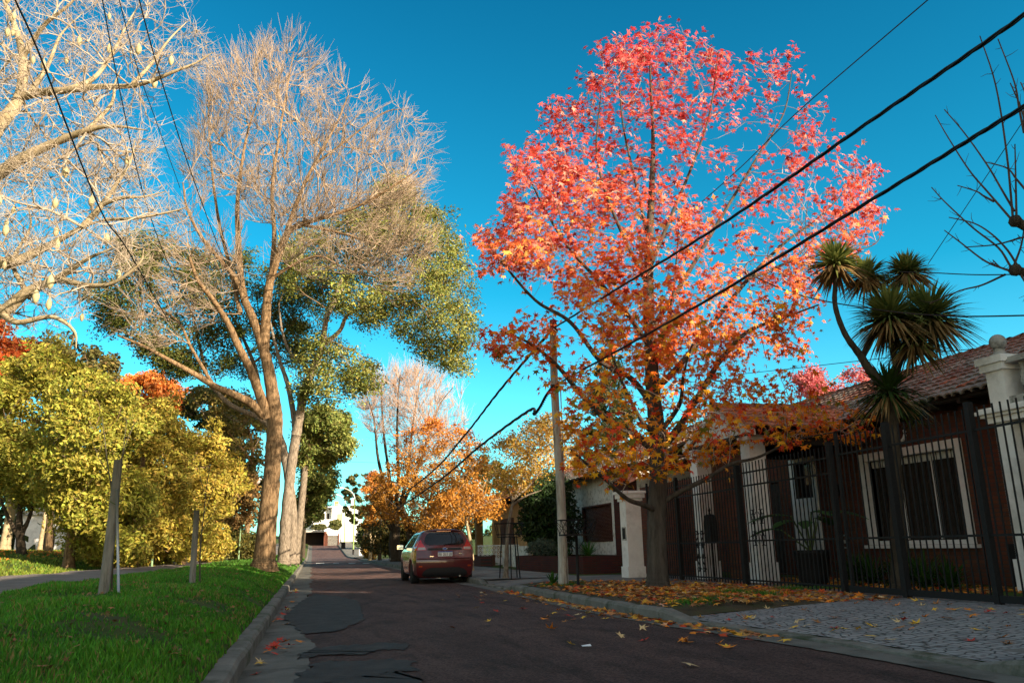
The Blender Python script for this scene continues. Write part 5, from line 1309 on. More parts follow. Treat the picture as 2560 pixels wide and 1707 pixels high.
# single fallen leaves that lie apart
def fallen():
    vs = []
    for k in range(5):
        V, T = STAR; V = V.copy(); r = np.hypot(V[:, 0], V[:, 1]); c1, c2 = rng.normal(0, .35, 2)
        V[:, 2] = .22 * r ** 2 * (1 if k % 2 else -.3) + c1 * V[:, 0] * abs(V[:, 0]) + c2 * .5 * V[:, 1] ** 2
        V[:, 2] -= V[:, 2].min() - .02
        st = np.array([[-.015, -.1, .03], [.015, -.1, .03], [.05, -.85, .10], [.03, -.86, .10]])
        vs.append((np.concatenate([V, st]), T, np.array([[11, 12, 13, 14]])))
    kinds = [('yellow', (.74, .42, .04)), ('orange', (.70, .22, .02)), ('red', (.48, .04, .02)), ('brown', (.32, .14, .05)), ('pale tan', (.62, .42, .2))]
    protos = {}
    for nme, c in kinds:
        m = mat('leaf_' + nme.replace(' ', '_'), tuple(np.array(c) * .8), tuple(np.array(c) * 1.2), .7, 12, spec=.2)
        for k, (V, T, Q) in enumerate(vs):
            mb = MB(); mb.add(V * .085, [T, Q]); protos[nme, k] = mb.mesh('fallen_leaf', m)
    def put(x, y, z, where, group, only=None, s=1.):
        nme = only or kinds[rng.choice(5, p=[.2, .25, .2, .2, .15])][0]
        o = bpy.data.objects.new('fallen_leaf', protos[nme, int(rng.integers(5))]); COL.objects.link(o)
        o.location = (x, y, z); o.rotation_euler = (rng.normal(0, .12), rng.normal(0, .12), rng.uniform(0, 6.28)); q = s * rng.uniform(.7, 1.2); o.scale = (q, q, q)
        tag(o, f'{nme} fallen star leaf {where}', 'leaf', f'{nme} {group}')
    for _ in range(92):
        y = 5.6 + 4.9 * rng.uniform(0, 1); x = rng.uniform(kr(y) + .3, 8.3)
        put(x, y, .05 + .105 * min(1, (x - kr(y) - .17) / (9.5 - kr(y)) * 2.2), 'lying on the grey stone driveway before the gate', 'leaves on the driveway')
    for _ in range(70):
        y = 7.5 + 11 * rng.uniform(0, 1); x = kr(y) - .15 - abs(rng.normal(0, .9))
        put(x, y, .014, 'lying on the dark road surface', 'leaves on the road')
    for _ in range(26):
        y = rng.uniform(5.5, 24); x = -.5 + abs(rng.normal(0, .13))
        put(x, y, .006, 'caught in the gutter by the left kerb', 'leaves in the left gutter', None if rng.uniform() < .5 else 'red')
    for _ in range(16):
        y = rng.normal(9.6, .25); x = -.42 + abs(rng.normal(0, .12))
        put(x, y, .01 + rng.uniform(0, .02), 'caught in the gutter by the left kerb', 'leaves in the left gutter', 'red' if rng.uniform() < .6 else 'orange')
    for _ in range(34):
        y = rng.uniform(4.5, 16); x = rng.uniform(-2.9, -.85)
        put(x, y, float(ground_z(x, y)) + .04, 'resting on the green verge grass', 'leaves on the grass', 'brown', .6)
    for x, y, nme in ((3.02, 6.55, 'pale tan'), (3.72, 8.05, 'orange'), (2.85, 10.0, 'orange')):
        put(x, y, .02, 'lying alone out on the dark road surface', 'leaves lying alone on the road', nme, 1.15)
fallen()
single('paper_scrap', MB().add([(2.66, 8.2, .016), (2.75, 8.18, .016), (2.76, 8.25, .03), (2.66, 8.24, .02)], np.array([[0, 1, 2, 3]])), MT['white_paint'], 'small white paper scrap on the road near the orange leaf', 'litter', (2.7, 8.25, .016))

# ------------------------------------------------------------------ dracaena, banana, shrubs
def sword_tuft(mb, c, R, n, axis=np.array([0, 0, 1.]), w=.022, dead=.25, pal=((.03, .06, .012), (.12, .16, .035)), droop=.55, up=-.35):
    c = np.asarray(c, float)
    d = rng.normal(0, 1, (n, 3)); d = unit(d + axis * .35); k = d[:, 2] > up; d = d[k]; n = len(d)
    L = R * rng.uniform(.75, 1.12, n); side = unit(np.cross(d, [0, 0, 1.]) + 1e-6)
    q = np.array([0, .35, .7, 1.0]); ww = np.array([.55, 1.0, .75, .05]) * w
    sag = droop * L[:, None] * (q[None] ** 2.2) * (1 - np.abs(d[:, 2:3]) * .5)
    P = c + d[:, None] * (L[:, None] * q[None])[..., None]; P[..., 2] -= sag * .55
    V = np.stack([P - side[:, None] * ww[None, :, None], P + side[:, None] * ww[None, :, None]], 2).reshape(n, 8, 3)
    Q = np.array([[0, 1, 3, 2], [2, 3, 5, 4], [4, 5, 7, 6]])
    t = rng.uniform(0, 1, (n, 1)); col = np.array(pal[0]) * (1 - t) + np.array(pal[1]) * t
    low = d[:, 2] < -.02; dd = low & (rng.uniform(0, 1, n) < dead * 2.2); col[dd] = np.array([.32, .20, .08]) * rng.uniform(.6, 1.2, (dd.sum(), 1))
    mb.add(V.reshape(-1, 3), (Q[None] + np.arange(n)[:, None, None] * 8).reshape(-1, 4), np.repeat(col, 8, axis=0))
def dracaena():
    y = 12.0
    f = lambda p, q=12.0: at_y(p[0] * D, p[1] * D, q)
    b = np.array([9.5, 12.15, .12])
    t = thing('cabbage_tree', 'branching palm like tree with round tufts of sword leaves behind the iron gate', 'tree', b)
    L = [(np.array([b, f((2062, 1200), 12.1), f((2050, 1000)), f((2040, 890))]), np.array([.15, .125, .115, .11])),
         (np.array([f((2040, 900)), f((1998, 850)), f((1975, 815)), f((1940, 765)), f((1918, 700)), f((1920, 640))]), np.array([.085, .08, .065, .05, .045, .04])),
         (np.array([f((1978, 822)), f((2005, 770), 12.1), f((2020, 700), 12.2), f((2000, 650), 12.2)]), np.array([.06, .055, .05, .04])),
         (np.array([f((2044, 900)), f((2062, 840)), f((2085, 790), 11.8), f((2125, 760), 11.7)]), np.array([.08, .07, .06, .05])),
         (np.array([f((2015, 745), 12.1), f((2045, 700), 12), f((2060, 660), 12.1), f((2082, 640), 12.1)]), np.array([.055, .05, .045, .04])),
         (np.array([f((2060, 850)), f((2050, 790), 11.9), f((2045, 740), 11.8)]), np.array([.06, .05, .045]))]
    part('trunk', trunk_mesh(flare(L), 10, .04), MT['bark_dark'], t, True)
    for i, (p, q, r, n) in enumerate([((1920, 610), 12.0, 72, 240), ((1990, 640), 12.2, 64, 210), ((2083, 628), 12.1, 62, 230), ((2135, 735), 11.7, 100, 420), ((2045, 735), 11.8, 95, 400), ((2100, 790), 11.8, 80, 260)]):
        mb = MB(); sword_tuft(mb, f(p, q), r * 1.12 * D / F * 14.6, int(n * 1.9), droop=.75, up=-.6, dead=.4, pal=((.05, .085, .015), (.26, .27, .07))); part('leaf_tuft', mb, MT['leaf'], t)
    mb = MB(); sword_tuft(mb, f((2042, 905)), .78, 420, pal=((.02, .045, .01), (.06, .11, .02)), droop=.8, up=-.5); part('leaf_tuft', mb, MT['leaf'], t)
    mb = MB(); sword_tuft(mb, f((2105, 965), 12.4), .42, 160, pal=((.015, .04, .008), (.04, .09, .015)), w=.008, dead=.0); part('leaf_tuft', mb, MT['leaf'], t)
dracaena()
def banana():
    c = np.array([9.35, 14.35, .12])
    t = thing('banana_plant', 'potted plant with broad drooping dark leaves behind the iron railing', 'plant', c)
    part('pot', MB().lathe([(.22, .12), (.28, .3), (.33, .72), (.35, .74), (.35, .80), (.30, .80), (.29, .74)], (c[0], c[1], 0), 16), MT['iron'], t, True)
    def bleaf(az, L, elev, w):
        d = np.array([math.cos(az), math.sin(az), 0]); s = np.cross(d, [0, 0, 1.])
        q = np.linspace(0, 1, 12); base = c + [0, 0, .65]
        st = [base + (d * math.cos(elev) * u + np.array([0, 0, math.sin(elev)]) * u) for u in np.linspace(0, .75, 5)]
        part('stalk', MB().tube(st, np.linspace(.022, .013, 5), 6), MT['stalk'], t, True)
        p0 = st[-1]; P = p0 + np.outer(q * L, d) + np.outer(.32 * L * (q - 1.5 * q ** 2), [0, 0, 1.])
        ww = w * np.sin(np.pi * np.clip(q * .93 + .05, 0, 1)) ** .7; mb = MB()
        G = np.stack([P - s * ww[:, None] + np.outer(-.25 * ww, [0, 0, 1]), P, P + s * ww[:, None] + np.outer(-.25 * ww, [0, 0, 1])], 1)
        mb.grid(G, np.array([.025, .075, .012]) * rng.uniform(.8, 1.3)); part('leaf', mb, MT['leaf'], t, True)
    for az, L, el, w in ((2.6, .85, 1.15, .17), (-.9, .9, 1.25, .18), (3.6, .7, .85, .13), (2.0, .75, .6, .12), (-2.2, .75, .8, .13), (.6, .8, 1.0, .15), (-1.5, .6, 1.4, .14)): bleaf(az, L, el, w)
MT['stalk'] = mat('plant_stalk', (.05, .08, .02), (.09, .12, .03), .6, 8)
banana()
def strap(label, x, y, z, R, n, pal=((.02, .06, .01), (.05, .13, .018)), name='strap_leaf_plant', group=None, w=.02):
    mb = MB(); sword_tuft(mb, (x, y, z + .02), R, n, np.array([0, 0, 1.6]), w, 0, pal, .9, .05)
    return single(name, mb, MT['leaf'], label, 'plant', (x, y, z), group)
LB = 'dark green strap leaved clump under the white framed window'
for x, y, R in ((11.0, 15.4, .85), (10.8, 14.6, .9), (10.9, 13.8, .95), (10.7, 13.0, .9), (10.6, 12.3, .8), (11.3, 14.2, .9)):
    strap(LB, x, y, .1, R, 150, group='strap leaf plants below the window')
strap('low strap leaved clump at the foot of the utility pole', 5.05, 17.45, .15, .42, 60)
strap('bright strap leaved clump in the brick planter behind the litter basket', 8.6, 25.5, .6, .75, 110, pal=((.03, .09, .012), (.08, .18, .03)))
strap('strap leaved clump in the brick planter behind the utility pole', 8.4, 27.6, .6, .65, 110, pal=((.03, .09, .012), (.08, .18, .03)))
strap('dark drooping clump at the end of the brick planter by the white wall', 9.4, 24.0, .12, .7, 90)
strap('small spiky palm tuft above the porch roof beside the white house', 9.9, 37.0, 3.2, .75, 60, pal=((.10, .14, .03), (.22, .24, .07)))
def bushy(name, label, c, rad, n, ls, colf, tmpl=DIAM, group=None, m='leaf_dense', shape=None, up=.3, stems=7, stemm='bark_grey'):
    c = np.array(c, float); t = thing(name, label, 'bush', c, group)
    mb = MB()
    for _ in range(stems):
        a = rng.uniform(0, 6.28); d = np.array([math.cos(a) * .5 * rad[0], math.sin(a) * .5 * rad[1], rad[2] * 1.2])
        mb.tube([c + [0, 0, -.05], c + d * .5 + rng.normal(0, .05, 3), c + d], [.03, .022, .008], 5)
    part('stems', mb, MT[stemm], t, True)
    d = unit(rng.normal(0, 1, (n, 3))); r = rng.uniform(0, 1, n) ** .38
    lump = 1 + .16 * np.sin(d[:, 0] * 5 + 1) * np.sin(d[:, 1] * 4) + .12 * np.sin(d[:, 2] * 7 + d[:, 0] * 3)
    P = c + [0, 0, rad[2] * .98] + d * (r * lump)[:, None] * np.array(rad)
    P = P[P[:, 2] > c[2] + .03]
    mb = MB(); leaves(mb, P, ls, tmpl, colf(P), d[:len(P)] * .6 + np.array([.1, -.3, up]), .8); part('foliage', mb, MT[m], t)
    return t
for l_, b_, r_ in SHRUBS: bushy('park_shrub', l_, b_, r_, 5200, .14, GOLD if 'golden' in l_ else OLIVE, m='leaf')
bushy('big_bush', 'tall dark bamboo like bush behind the brick planter and utility pole', (8.9, 31.2, .5), (1.15, 1.5, 1.6), 9000, .22, GREEN((.012, .028, .006), (.035, .07, .012)), LONG)
bushy('lavender_bush', 'grey green low bush in the brick planter below the tall dark bush', (8.1, 29.3, .6), (.5, 1.1, .32), 2600, .10, GREEN((.05, .07, .045), (.10, .13, .08)), LONG)
bushy('park_bush', 'rounded clipped bush in the park left of the big trunk', (at_y(595, 1365, 46)[0], 46, float(ground_z(-5, 46))), (1.5, 1.2, .75), 6000, .15, GREEN((.06, .06, .012), (.17, .14, .03)))
bushy('corner_bush', 'orange green bush at the street corner beside the sunlit stems', (rfoot(851, 70)[0], 71, .12), (.75, .9, 1.1), 4000, .2, GREEN((.16, .10, .02), (.40, .22, .05)))
def px_bush(name, label, px, py, y, rad, n, ls, colf, z=None):
    p = at_y(px, py, y); bushy(name, label, (p[0], y, p[2] if z is None else z), rad, n, ls, colf, stems=4)
px_bush('ball_bush', 'round clipped bush in front of the white house at the street end', 838, 1325, 158, (1.2, 1.0, 1.0), 2500, .3, GREEN((.08, .10, .03), (.22, .22, .07)))
px_bush('ball_bush', 'flat clipped bush above the dark garage at the street end', 797, 1325, 166, (1.6, 1.0, .6), 2200, .3, GREEN((.06, .07, .02), (.15, .14, .05)))
px_bush('hedge', 'dark hedge behind the lamp posts on the far corner', 925, 1368, 140, (2.4, 2.0, 2.2), 6000, .4, GREEN((.02, .035, .008), (.07, .08, .02)))
px_bush('hedge', 'dark green hedge behind the round sign at the corner', 968, 1385, 92, (2.4, 2.0, 1.7), 7000, .3, GREEN((.02, .035, .008), (.07, .09, .02)))
px_bush('hedge', 'dense dark hedge filling the gap behind the parked car', 1040, 1400, 62, (4.0, 1.5, 1.6), 7000, .24, GREEN((.03, .035, .008), (.12, .09, .02)))
px_bush('hedge', 'shaded hedge beyond the orange tree trunk', 975, 1390, 78, (2.6, 1.5, 1.5), 4500, .26, GREEN((.03, .04, .008), (.14, .10, .02)))
# ------------------------------------------------------------------ parked car
MT['car_paint'] = mat('red_car_paint', (.085, .0045, .006), rough=.28, spec=.5, coat=1.0)
MT['rubber'] = mat('tyre_rubber', (.012, .012, .012), (.02, .02, .02), .85, 20, spec=.2)
MT['black_plastic'] = mat('black_plastic', (.014, .014, .016), (.022, .022, .024), .6, 30, spec=.35)
MT['alloy'] = mat('alloy', (.35, .35, .36), rough=.35, metal=.9)
MT['red_lamp'] = mat('red_lamp_glass', (.50, .008, .010), rough=.12, spec=.6, coat=1.)
MT['clear_lamp'] = mat('clear_lamp_glass', (.36, .30, .28), rough=.12, spec=.6, coat=1.)
MT['chrome'] = mat('chrome', (.7, .7, .72), rough=.15, metal=1.)
MT['plate'] = mat('plate_white', (.74, .74, .72), rough=.4, spec=.4)
MT['plate_blue'] = mat('plate_blue', (.01, .07, .32), rough=.4, spec=.4)
MT['plate_text'] = mat('plate_black', (.015, .015, .017), rough=.6)
MT['reflector'] = mat('orange_reflector', (.45, .06, .015), rough=.2, spec=.6)
def car():
    cx, y0, S = 3.72, 23.9, 1.04
    t = thing('parked_car', 'dark red hatchback parked at the right kerb, seen from behind', 'car', (cx, y0 + 2, .0))
    cw = lambda p: np.asarray(p, float) * S + np.array([cx, y0, 0.0])
    zs = np.array([.17, .24, .34, .48, .62, .76, .88, .98, 1.06, 1.18, 1.30, 1.38, 1.43, 1.465, 1.48])
    hw_mid = np.array([.74, .82, .845, .858, .865, .862, .852, .832, .795, .735, .668, .612, .54, .34, .0])
    yrear = np.array([.16, .06, .02, .0, -.005, .035, .075, .10, .135, .21, .29, .335, .31, .33, .36])
    yfront = np.array([3.86, 3.92, 3.95, 3.95, 3.92, 3.86, 3.55, 3.0, 2.78, 2.52, 2.28, 2.10, 1.95, 1.8, 1.7])
    n = len(zs)
    def hw(z, u):                       # plan taper, u 0 rear .. 1 front
        w = np.interp(z, zs, hw_mid)
        e = 1 - .085 * np.clip((.14 - u) / .14, 0, 1) ** 2 - .12 * np.clip((u - .82) / .18, 0, 1) ** 2
        return w * e
    us = np.r_[np.linspace(0, .14, 6), np.linspace(.2, .8, 13), np.linspace(.86, 1, 5)]
    zz = np.linspace(0, 1, 40); zf = np.interp(zz, np.linspace(0, 1, n), zs)
    def side(s, off=0.):
        G = np.zeros((len(us), len(zf), 3))
        for i, u in enumerate(us):
            yy = np.interp(zf, zs, yrear) * (1 - u) + np.interp(zf, zs, yfront) * u
            G[i] = np.stack([s * (hw(zf, u) + off), yy, zf], 1)
        return G
    def rear(uu, z, off=0.):            # point on the back, uu in -1..1
        z = np.asarray(z, float); uu = np.asarray(uu, float)
        y = np.interp(z, zs, yrear) - .075 * (1 - np.abs(uu) ** 2.2) - off
        return np.stack([uu * hw(z, 0.) , y, z], -1)
    mb = MB()
    A, B = side(1), side(-1)[::-1]
    # wheel openings: push the low side panels inwards round the wheels
    for G in (A, B):
        for wy in (.72, 3.2):
            d = np.hypot(G[..., 1] - wy, G[..., 2] - .29); m = (d < .335)
            G[..., 0] = np.where(m, G[..., 0] * .80, G[..., 0])
    mb.grid(cw(A)); mb.grid(cw(B))
    U = np.linspace(-1, 1, 25); G = np.stack([rear(U, np.full_like(U, z)) for z in zf]); mb.grid(cw(G)[:, :])
    Gf = np.stack([np.stack([U * hw(np.array(z), 1.), np.interp(z, zs, yfront) + .10 * (1 - U ** 2) * (z < .9), np.full_like(U, z)], 1) for z in zf]); mb.grid(cw(Gf)[:, ::-1])
    body = part('body', mb, MT['car_paint'], t, True)
    part('underbody', MB().add(cw([(-.72, .2, .17), (.72, .2, .17), (.72, 3.8, .17), (-.72, 3.8, .17)]), np.array([[3, 2, 1, 0]])).box(*(np.array([-.7, .7]) * S + cx), y0 + .25, y0 + 3.8, .16, .2), MT['black_plastic'], t)
    def patch(name, zlo, zhi, wl, off, m, par, nz=10, nu=15, uc=0., smooth=True):
        """a skin patch lying on the back: half width wl(z) and centre uc"""
        q = np.linspace(0, 1, nz); z = zlo + (zhi - zlo) * q; mb = MB()
        G = np.stack([rear(uc + np.linspace(-1, 1, nu) * wl(k), np.full(nu, zz_), off) for k, zz_ in zip(q, z)])
        mb.grid(cw(G)); E = G.copy(); E[..., 1] += .02
        return part(name, mb, m, par, smooth)
    rw = lambda k: np.interp(k, [0, .08, .25, .6, .85, 1], [.58, .74, .80, .82, .80, .68])
    patch('rear_window', 1.035, 1.375, rw, .008, MT['glass'], t)
    # roof spoiler above the window
    U = np.linspace(-.86, .86, 17); mb = MB()
    G = np.stack([np.stack([U * .60, .30 - .10 * (1 - (U / .86) ** 2) - q * .0 + (1 - q) * .16 - .0, 1.415 + .035 * (1 - U ** 2) + .01 * (1 - q) - (.03 if q == 1 else 0) * 0], 1) for q in (0, .5, 1)] + [np.stack([U * .60, .32 - .10 * (1 - (U / .86) ** 2), 1.385 + .03 * (1 - U ** 2)], 1), np.stack([U * .60, .46 - .10 * (1 - (U / .86) ** 2), 1.385 + .03 * (1 - U ** 2)], 1)])
    part('spoiler', mb.grid(cw(G)), MT['car_paint'], t, True)
    part('brake_lamp', MB().add(cw([(-.2, .185, 1.40), (.2, .185, 1.40), (.2, .185, 1.42), (-.2, .185, 1.42)]), np.array([[0, 1, 2, 3]])), MT['red_lamp'], t)
    part('handle_strip', MB().grid(cw(np.stack([rear(np.linspace(-.62, .62, 15), np.full(15, z), .010) for z in (.90, .92, .955)]))), MT['black_plastic'], t, True)
    mb = MB(); a = np.linspace(0, 2 * math.pi, 20)
    e = rear(np.zeros(1), np.array([.935]), .022)[0]
    mb.poly(cw([(e[0] + .062 * math.cos(q), e[1], e[2] + .028 * math.sin(q)) for q in a[:-1]]), [list(range(19))])
    em = part('emblem', mb, MT['plate_blue'], t)
    part('emblem_ring', MB().tube(cw([(e[0] + .064 * math.cos(q), e[1] - .004, e[2] + .03 * math.sin(q)) for q in a]), .006, 5), MT['chrome'], em, True)
    part('lower_bumper', MB().grid(cw(np.stack([rear(np.linspace(-w, w, 17), np.full(17, z), .012) for z, w in ((.19, .80), (.24, .84), (.32, .80), (.40, .66), (.44, .50))]))), MT['black_plastic'], t, True)
    part('bumper_crease', MB().grid(cw(np.stack([rear(np.linspace(-.97, .97, 19), np.full(19, z), o) for z, o in ((.655, .002), (.675, .03), (.69, .034), (.70, .002))]))), MT['car_paint'], t, True)
    for s in (-1, 1):
        # tail lamp wraps the corner: back piece and side piece
        q = np.linspace(0, 1, 9); zl_ = .90 + .28 * q
        inn = np.interp(q, [0, .25, .5, .8, 1], [.66, .68, .78, .90, .96])
        G = np.stack([rear(s * np.linspace(a_, 1.0, 6), np.full(6, z), .012) for a_, z in zip(inn, zl_)])
        G2 = []
        for z, k in zip(zl_, q):
            yy = np.interp(z, zs, yrear); ex = np.interp(k, [0, .4, 1], [.22, .28, .05])
            uu = np.linspace(0, ex, 5) / 3.7
            G2.append(np.stack([s * (np.array([hw(z, v) for v in uu]) + .010), yy + uu * 3.7 - .006 * (uu < .01), np.full(5, z)], 1))
        l = part('tail_lamp', MB().grid(cw(G)).grid(cw(np.array(G2))), MT['red_lamp'], t, True)
        G = np.stack([rear(s * np.linspace(a_ + .03, .96, 5), np.full(5, z), .018) for a_, z in zip(inn[:3], zl_[:3] + .012)])
        part('lamp_lens', MB().grid(cw(G)), MT['clear_lamp'], l, True)
        G = np.stack([rear(s * np.linspace(.80, .92, 4), np.full(4, z), .014) for z in (.455, .475, .495)])
        part('reflector', MB().grid(cw(G)), MT['reflector'], t)
        # mirror
        mc = np.array([s * .98, 2.55, 1.0])
        mb = MB(); a = np.linspace(-1.57, 1.57, 9)
        mb.lathe([(.075 * math.cos(v) + .001, .11 * math.sin(v)) for v in a], (0, 0, 0), 12, 'x'); mb.V[-1] = cw(mb.V[-1] * np.array([1, .8, 1.05]) + mc); mb.box(*sorted((cx + s * .80 * S, cx + s * .92 * S)), y0 + 2.53 * S, y0 + 2.58 * S, .95 * S, .99 * S)
        mr = part('wing_mirror', mb, MT['car_paint'], t, True)
        part('mirror_glass', MB().add(cw([mc + [-.09, -.064, -.06], mc + [.09, -.064, -.06], mc + [.09, -.064, .06], mc + [-.09, -.064, .06]]), np.array([[0, 1, 2, 3]])), MT['mirror'], mr)
        # side windows on the body side
        def sp(y, z, off=.006):
            ya, yb = np.interp(z, zs, yrear), np.interp(z, zs, yfront); u = (y - ya) / (yb - ya); return [s * (hw(np.array(z), u) + off), y, z]
        for (ya, yb, yc, yd) in ((.55, 1.35, 1.33, .62), (1.42, 2.55, 1.98, 1.40)):
            G = [[sp(ya * (1 - v) * (1 - h) + yb * v * (1 - h) + yd * (1 - v) * h + yc * v * h, 1.0 + .36 * h) for v in np.linspace(0, 1, 7)] for h in np.linspace(0, 1, 6)]
            part('side_window', MB().grid(cw(np.array(G))), MT['glass'], t, True)
        part('window_strip', MB().tube(cw(np.array([sp(v, .985, .008) for v in np.linspace(.5, 2.7, 12)])), .010, 5), MT['black_plastic'], t)
        part('door_handle', MB().tube(cw(np.array([sp(v, .86, .025) for v in np.linspace(1.5, 1.68, 4)])), .014, 6), MT['car_paint'], t)
        for wy in (.72, 3.2):
            pr = [(.20, -.10), (.285, -.10), (.30, -.08), (.305, 0), (.30, .08), (.285, .10), (.20, .10)]
            c_ = cw((s * .745, wy, .295))
            w = part('wheel', MB().lathe([(a_ * S, b_ * S) for a_, b_ in pr], c_, 28, 'x'), MT['rubber'], t, True)
            part('rim', MB().lathe([(.05, .085 * s), (.19, .07 * s), (.205, .09 * s)], c_, 20, 'x'), MT['alloy'], w, True)
    # number plate with its writing
    pc = rear(np.zeros(1), np.array([.80]), .03)[0]
    w, h = .20, .066
    pl = part('number_plate', MB().box(*(np.array([-w, w]) * S + cx), *(np.array([pc[1] - .008, pc[1]]) * S + y0), (.80 - h) * S, (.80 + h) * S), MT['plate'], t)
    part('plate_band', MB().box(*(np.array([-w, w]) * S + cx), *(np.array([pc[1] - .0112, pc[1] - .0085]) * S + y0), (.80 + h - .028) * S, (.80 + h - .001) * S), MT['plate_blue'], pl)
    SEG = {'A': 'abcefg', 'B': 'abcdefgM', '0': 'abcdef', '6': 'acdefg', '3': 'abcdg', 'U': 'bcdef'}
    def glyph(mb, ch, x, z, gw, gh, tk, yy):
        segs = dict(a=((x, z + gh), (x + gw, z + gh)), b=((x + gw, z + gh / 2), (x + gw, z + gh)), c=((x + gw, z), (x + gw, z + gh / 2)), d=((x, z), (x + gw, z)), e=((x, z), (x, z + gh / 2)), f=((x, z + gh / 2), (x, z + gh)), g=((x, z + gh / 2), (x + gw, z + gh / 2)))
        for i, k in enumerate(SEG[ch].replace('M', '')):
            (xa, za), (xb, zb) = segs[k]; o = i * .00002
            mb.box(cx + (min(xa, xb) - tk) * S, cx + (max(xa, xb) + tk) * S, y0 + (yy - .0016 - o) * S, y0 + yy * S, (min(za, zb) - tk) * S, (max(za, zb) + tk) * S)
    mb = MB(); x = -.176
    for ch in 'AB 063 UB':
        if ch == ' ': x += .030; continue
        glyph(mb, ch, x, .80 - h + .02, .026, .062, .0042, pc[1] - .0085); x += .0455
    part('plate_letters', mb, MT['plate_text'], pl)
    ww = part('rear_wiper', MB().tube(cw([rear(np.array([-.02]), np.array([1.045]), .03)[0], rear(np.array([.28]), np.array([1.07]), .03)[0], rear(np.array([.6]), np.array([1.095]), .025)[0]]), [.012, .009, .006], 5), MT['black_plastic'], t)
    for uu, z, wd in ((-.47, .735, .10), (.55, .80, .07)):
        p = rear(np.array([uu]), np.array([z]), .006)[0]
        part('badge', MB().box(cx + (p[0] - wd / 2) * S, cx + (p[0] + wd / 2) * S, y0 + (p[1] - .006) * S, y0 + p[1] * S, (z - .012) * S, (z + .012) * S), MT['chrome'], t)
    part('aerial', MB().tube(cw([(0, 1.6, 1.475), (0, 1.35, 1.56)]), [.008, .004], 5), MT['black_plastic'], t)
    part('exhaust', MB().tube(cw([(.42, .02, .20), (.42, .3, .2)]), .025, 10), MT['alloy'], t)
MT['mirror'] = mat('mirror_glass', (.6, .65, .7), rough=.03, metal=1.)
car()

# ------------------------------------------------------------------ utility pole and cables
MT['pole'] = mat('weathered_pole', (.30, .27, .23), (.52, .48, .42), .9, 3, bump=.6, bscale=20, stretch=(4, 4, .5), c3=(.16, .10, .06), s3=2, spec=.15)
MT['cable'] = mat('black_cable', (.008, .008, .010), rough=.6, spec=.3)
PX, PY = 5.2, 17.2
t = thing('utility_pole', 'weathered wooden utility pole beside the autumn liquidambar at the kerb', 'pole', (PX, PY, .14))
part('shaft', MB().tube([(PX + .03 * math.sin(z), PY, z) for z in np.linspace(.05, 6.0, 14)], np.linspace(.105, .08, 14), 16), MT['pole'], t, True)
part('conduit', MB().tube([(PX + .105, PY - .05, .1), (PX + .10, PY - .05, 2.6), (PX + .095, PY - .05, 4.4)], .012, 6), MT['stone_old'], t)
for z in (5.72, 4.42): part('bracket', MB().box(PX - .16, PX + .05, PY - .16, PY - .1, z - .05, z + .05).tube([(PX - .12, PY - .13, z), (PX - .12, PY - .25, z - .02)], .03, 7), MT['iron'], t)
def cable(label, pts, r, group, twist=False, sag=None):
    P = smooth_path(np.array(pts, float), 14); mb = MB(); n = len(P)
    if twist:
        a = np.arange(n) * .9; off = r * .75
        for ph in (0, 2.1, 4.2):
            Q = P.copy(); Q[:, 0] += off * np.cos(a + ph); Q[:, 2] += off * np.sin(a + ph); mb.tube(Q, r * .62, 6)
    else: mb.tube(P, r, 6)
    return single('overhead_cable', mb, MT['cable'], label, 'cable', P[0], group, True)
S_ = 'street cables on the right'
def cat_(a, b, s, n=9):
    q = np.linspace(0, 1, n)[:, None]; P = np.array(a, float) * (1 - q) + np.array(b, float) * q; P[:, 2] -= (s * 4 * q * (1 - q))[:, 0]; return P
cable('upper thick twisted black cable rising to the right top edge', [at_x(2900, -230, 5.1)] + [at_x(*p, 5.1) for p in ((2560, 38), (2166, 310), (1796, 566), (1530, 730))] + [(PX - .12, PY - .22, 5.72)], .0155, S_, True)
cable('lower thick black cable crossing the orange crown to the right edge', [at_x(2900, 70, 5.1)] + [at_x(*p, 5.1) for p in ((2560, 267), (2177, 501), (1720, 778))] + [(PX - .12, PY - .22, 4.42)], .015, S_, True)
cable('upper cable from the pole down the street over the far orange tree', [(PX - .12, PY - .22, 5.70)] + [at_x(*p, 5.1) for p in ((1250, 975), (1160, 1090), (1072, 1186))] + [(5.1, 60, 4.0)], .028, S_, True)
cable('lower cable with a hanging loop from the pole down the street', [(PX - .12, PY - .22, 4.42)] + [at_x(*p, 5.1) for p in ((1365, 990), (1350, 1018), (1335, 1035), (1320, 1028), (1200, 1115), (1088, 1208))] + [(5.1, 60, 3.3)], .030, S_, True)
cable('single thin wire crossing the sky at the upper right', [at_x(*p, 9) for p in ((2450, -110), (2320, 0), (2000, 275), (1850, 420))] + [(8.9, 18, 9.0)], .010, 'thin wires on the right')
cable('thin wire sagging from the orange crown behind the tufted tree', [at_x(*p, 9.2) for p in ((1840, 670), (1990, 735), (2200, 775), (2385, 790), (2600, 788))], .012, 'thin wires on the right')
cable('thin wire between the tufted tree and the right edge', [at_x(*p, 9.2) for p in ((2250, 680), (2330, 682), (2450, 687), (2620, 684))], .009, 'thin wires on the right')
cable('thin wire above the tiled roof ridge', [at_x(*p, 16) for p in ((1850, 935), (1980, 921), (2300, 885), (2480, 868), (2640, 850))], .012, 'thin wires on the right')
cable('faint thin wire slanting down behind the bare shoots', [at_x(*p, 10) for p in ((2560, 300), (2440, 480), (2320, 660))], .006, 'thin wires on the right')
W_ = 'wires over the left verge'
wire = lambda label, pts, x, r: cable(label, [at_x(*p, x) for p in pts], r, W_)
wire('leftmost black wire crossing the pale branches', [(20, -60), (38, 0), (100, 140), (250, 522), (316, 620), (420, 800)], -3.0, .011)
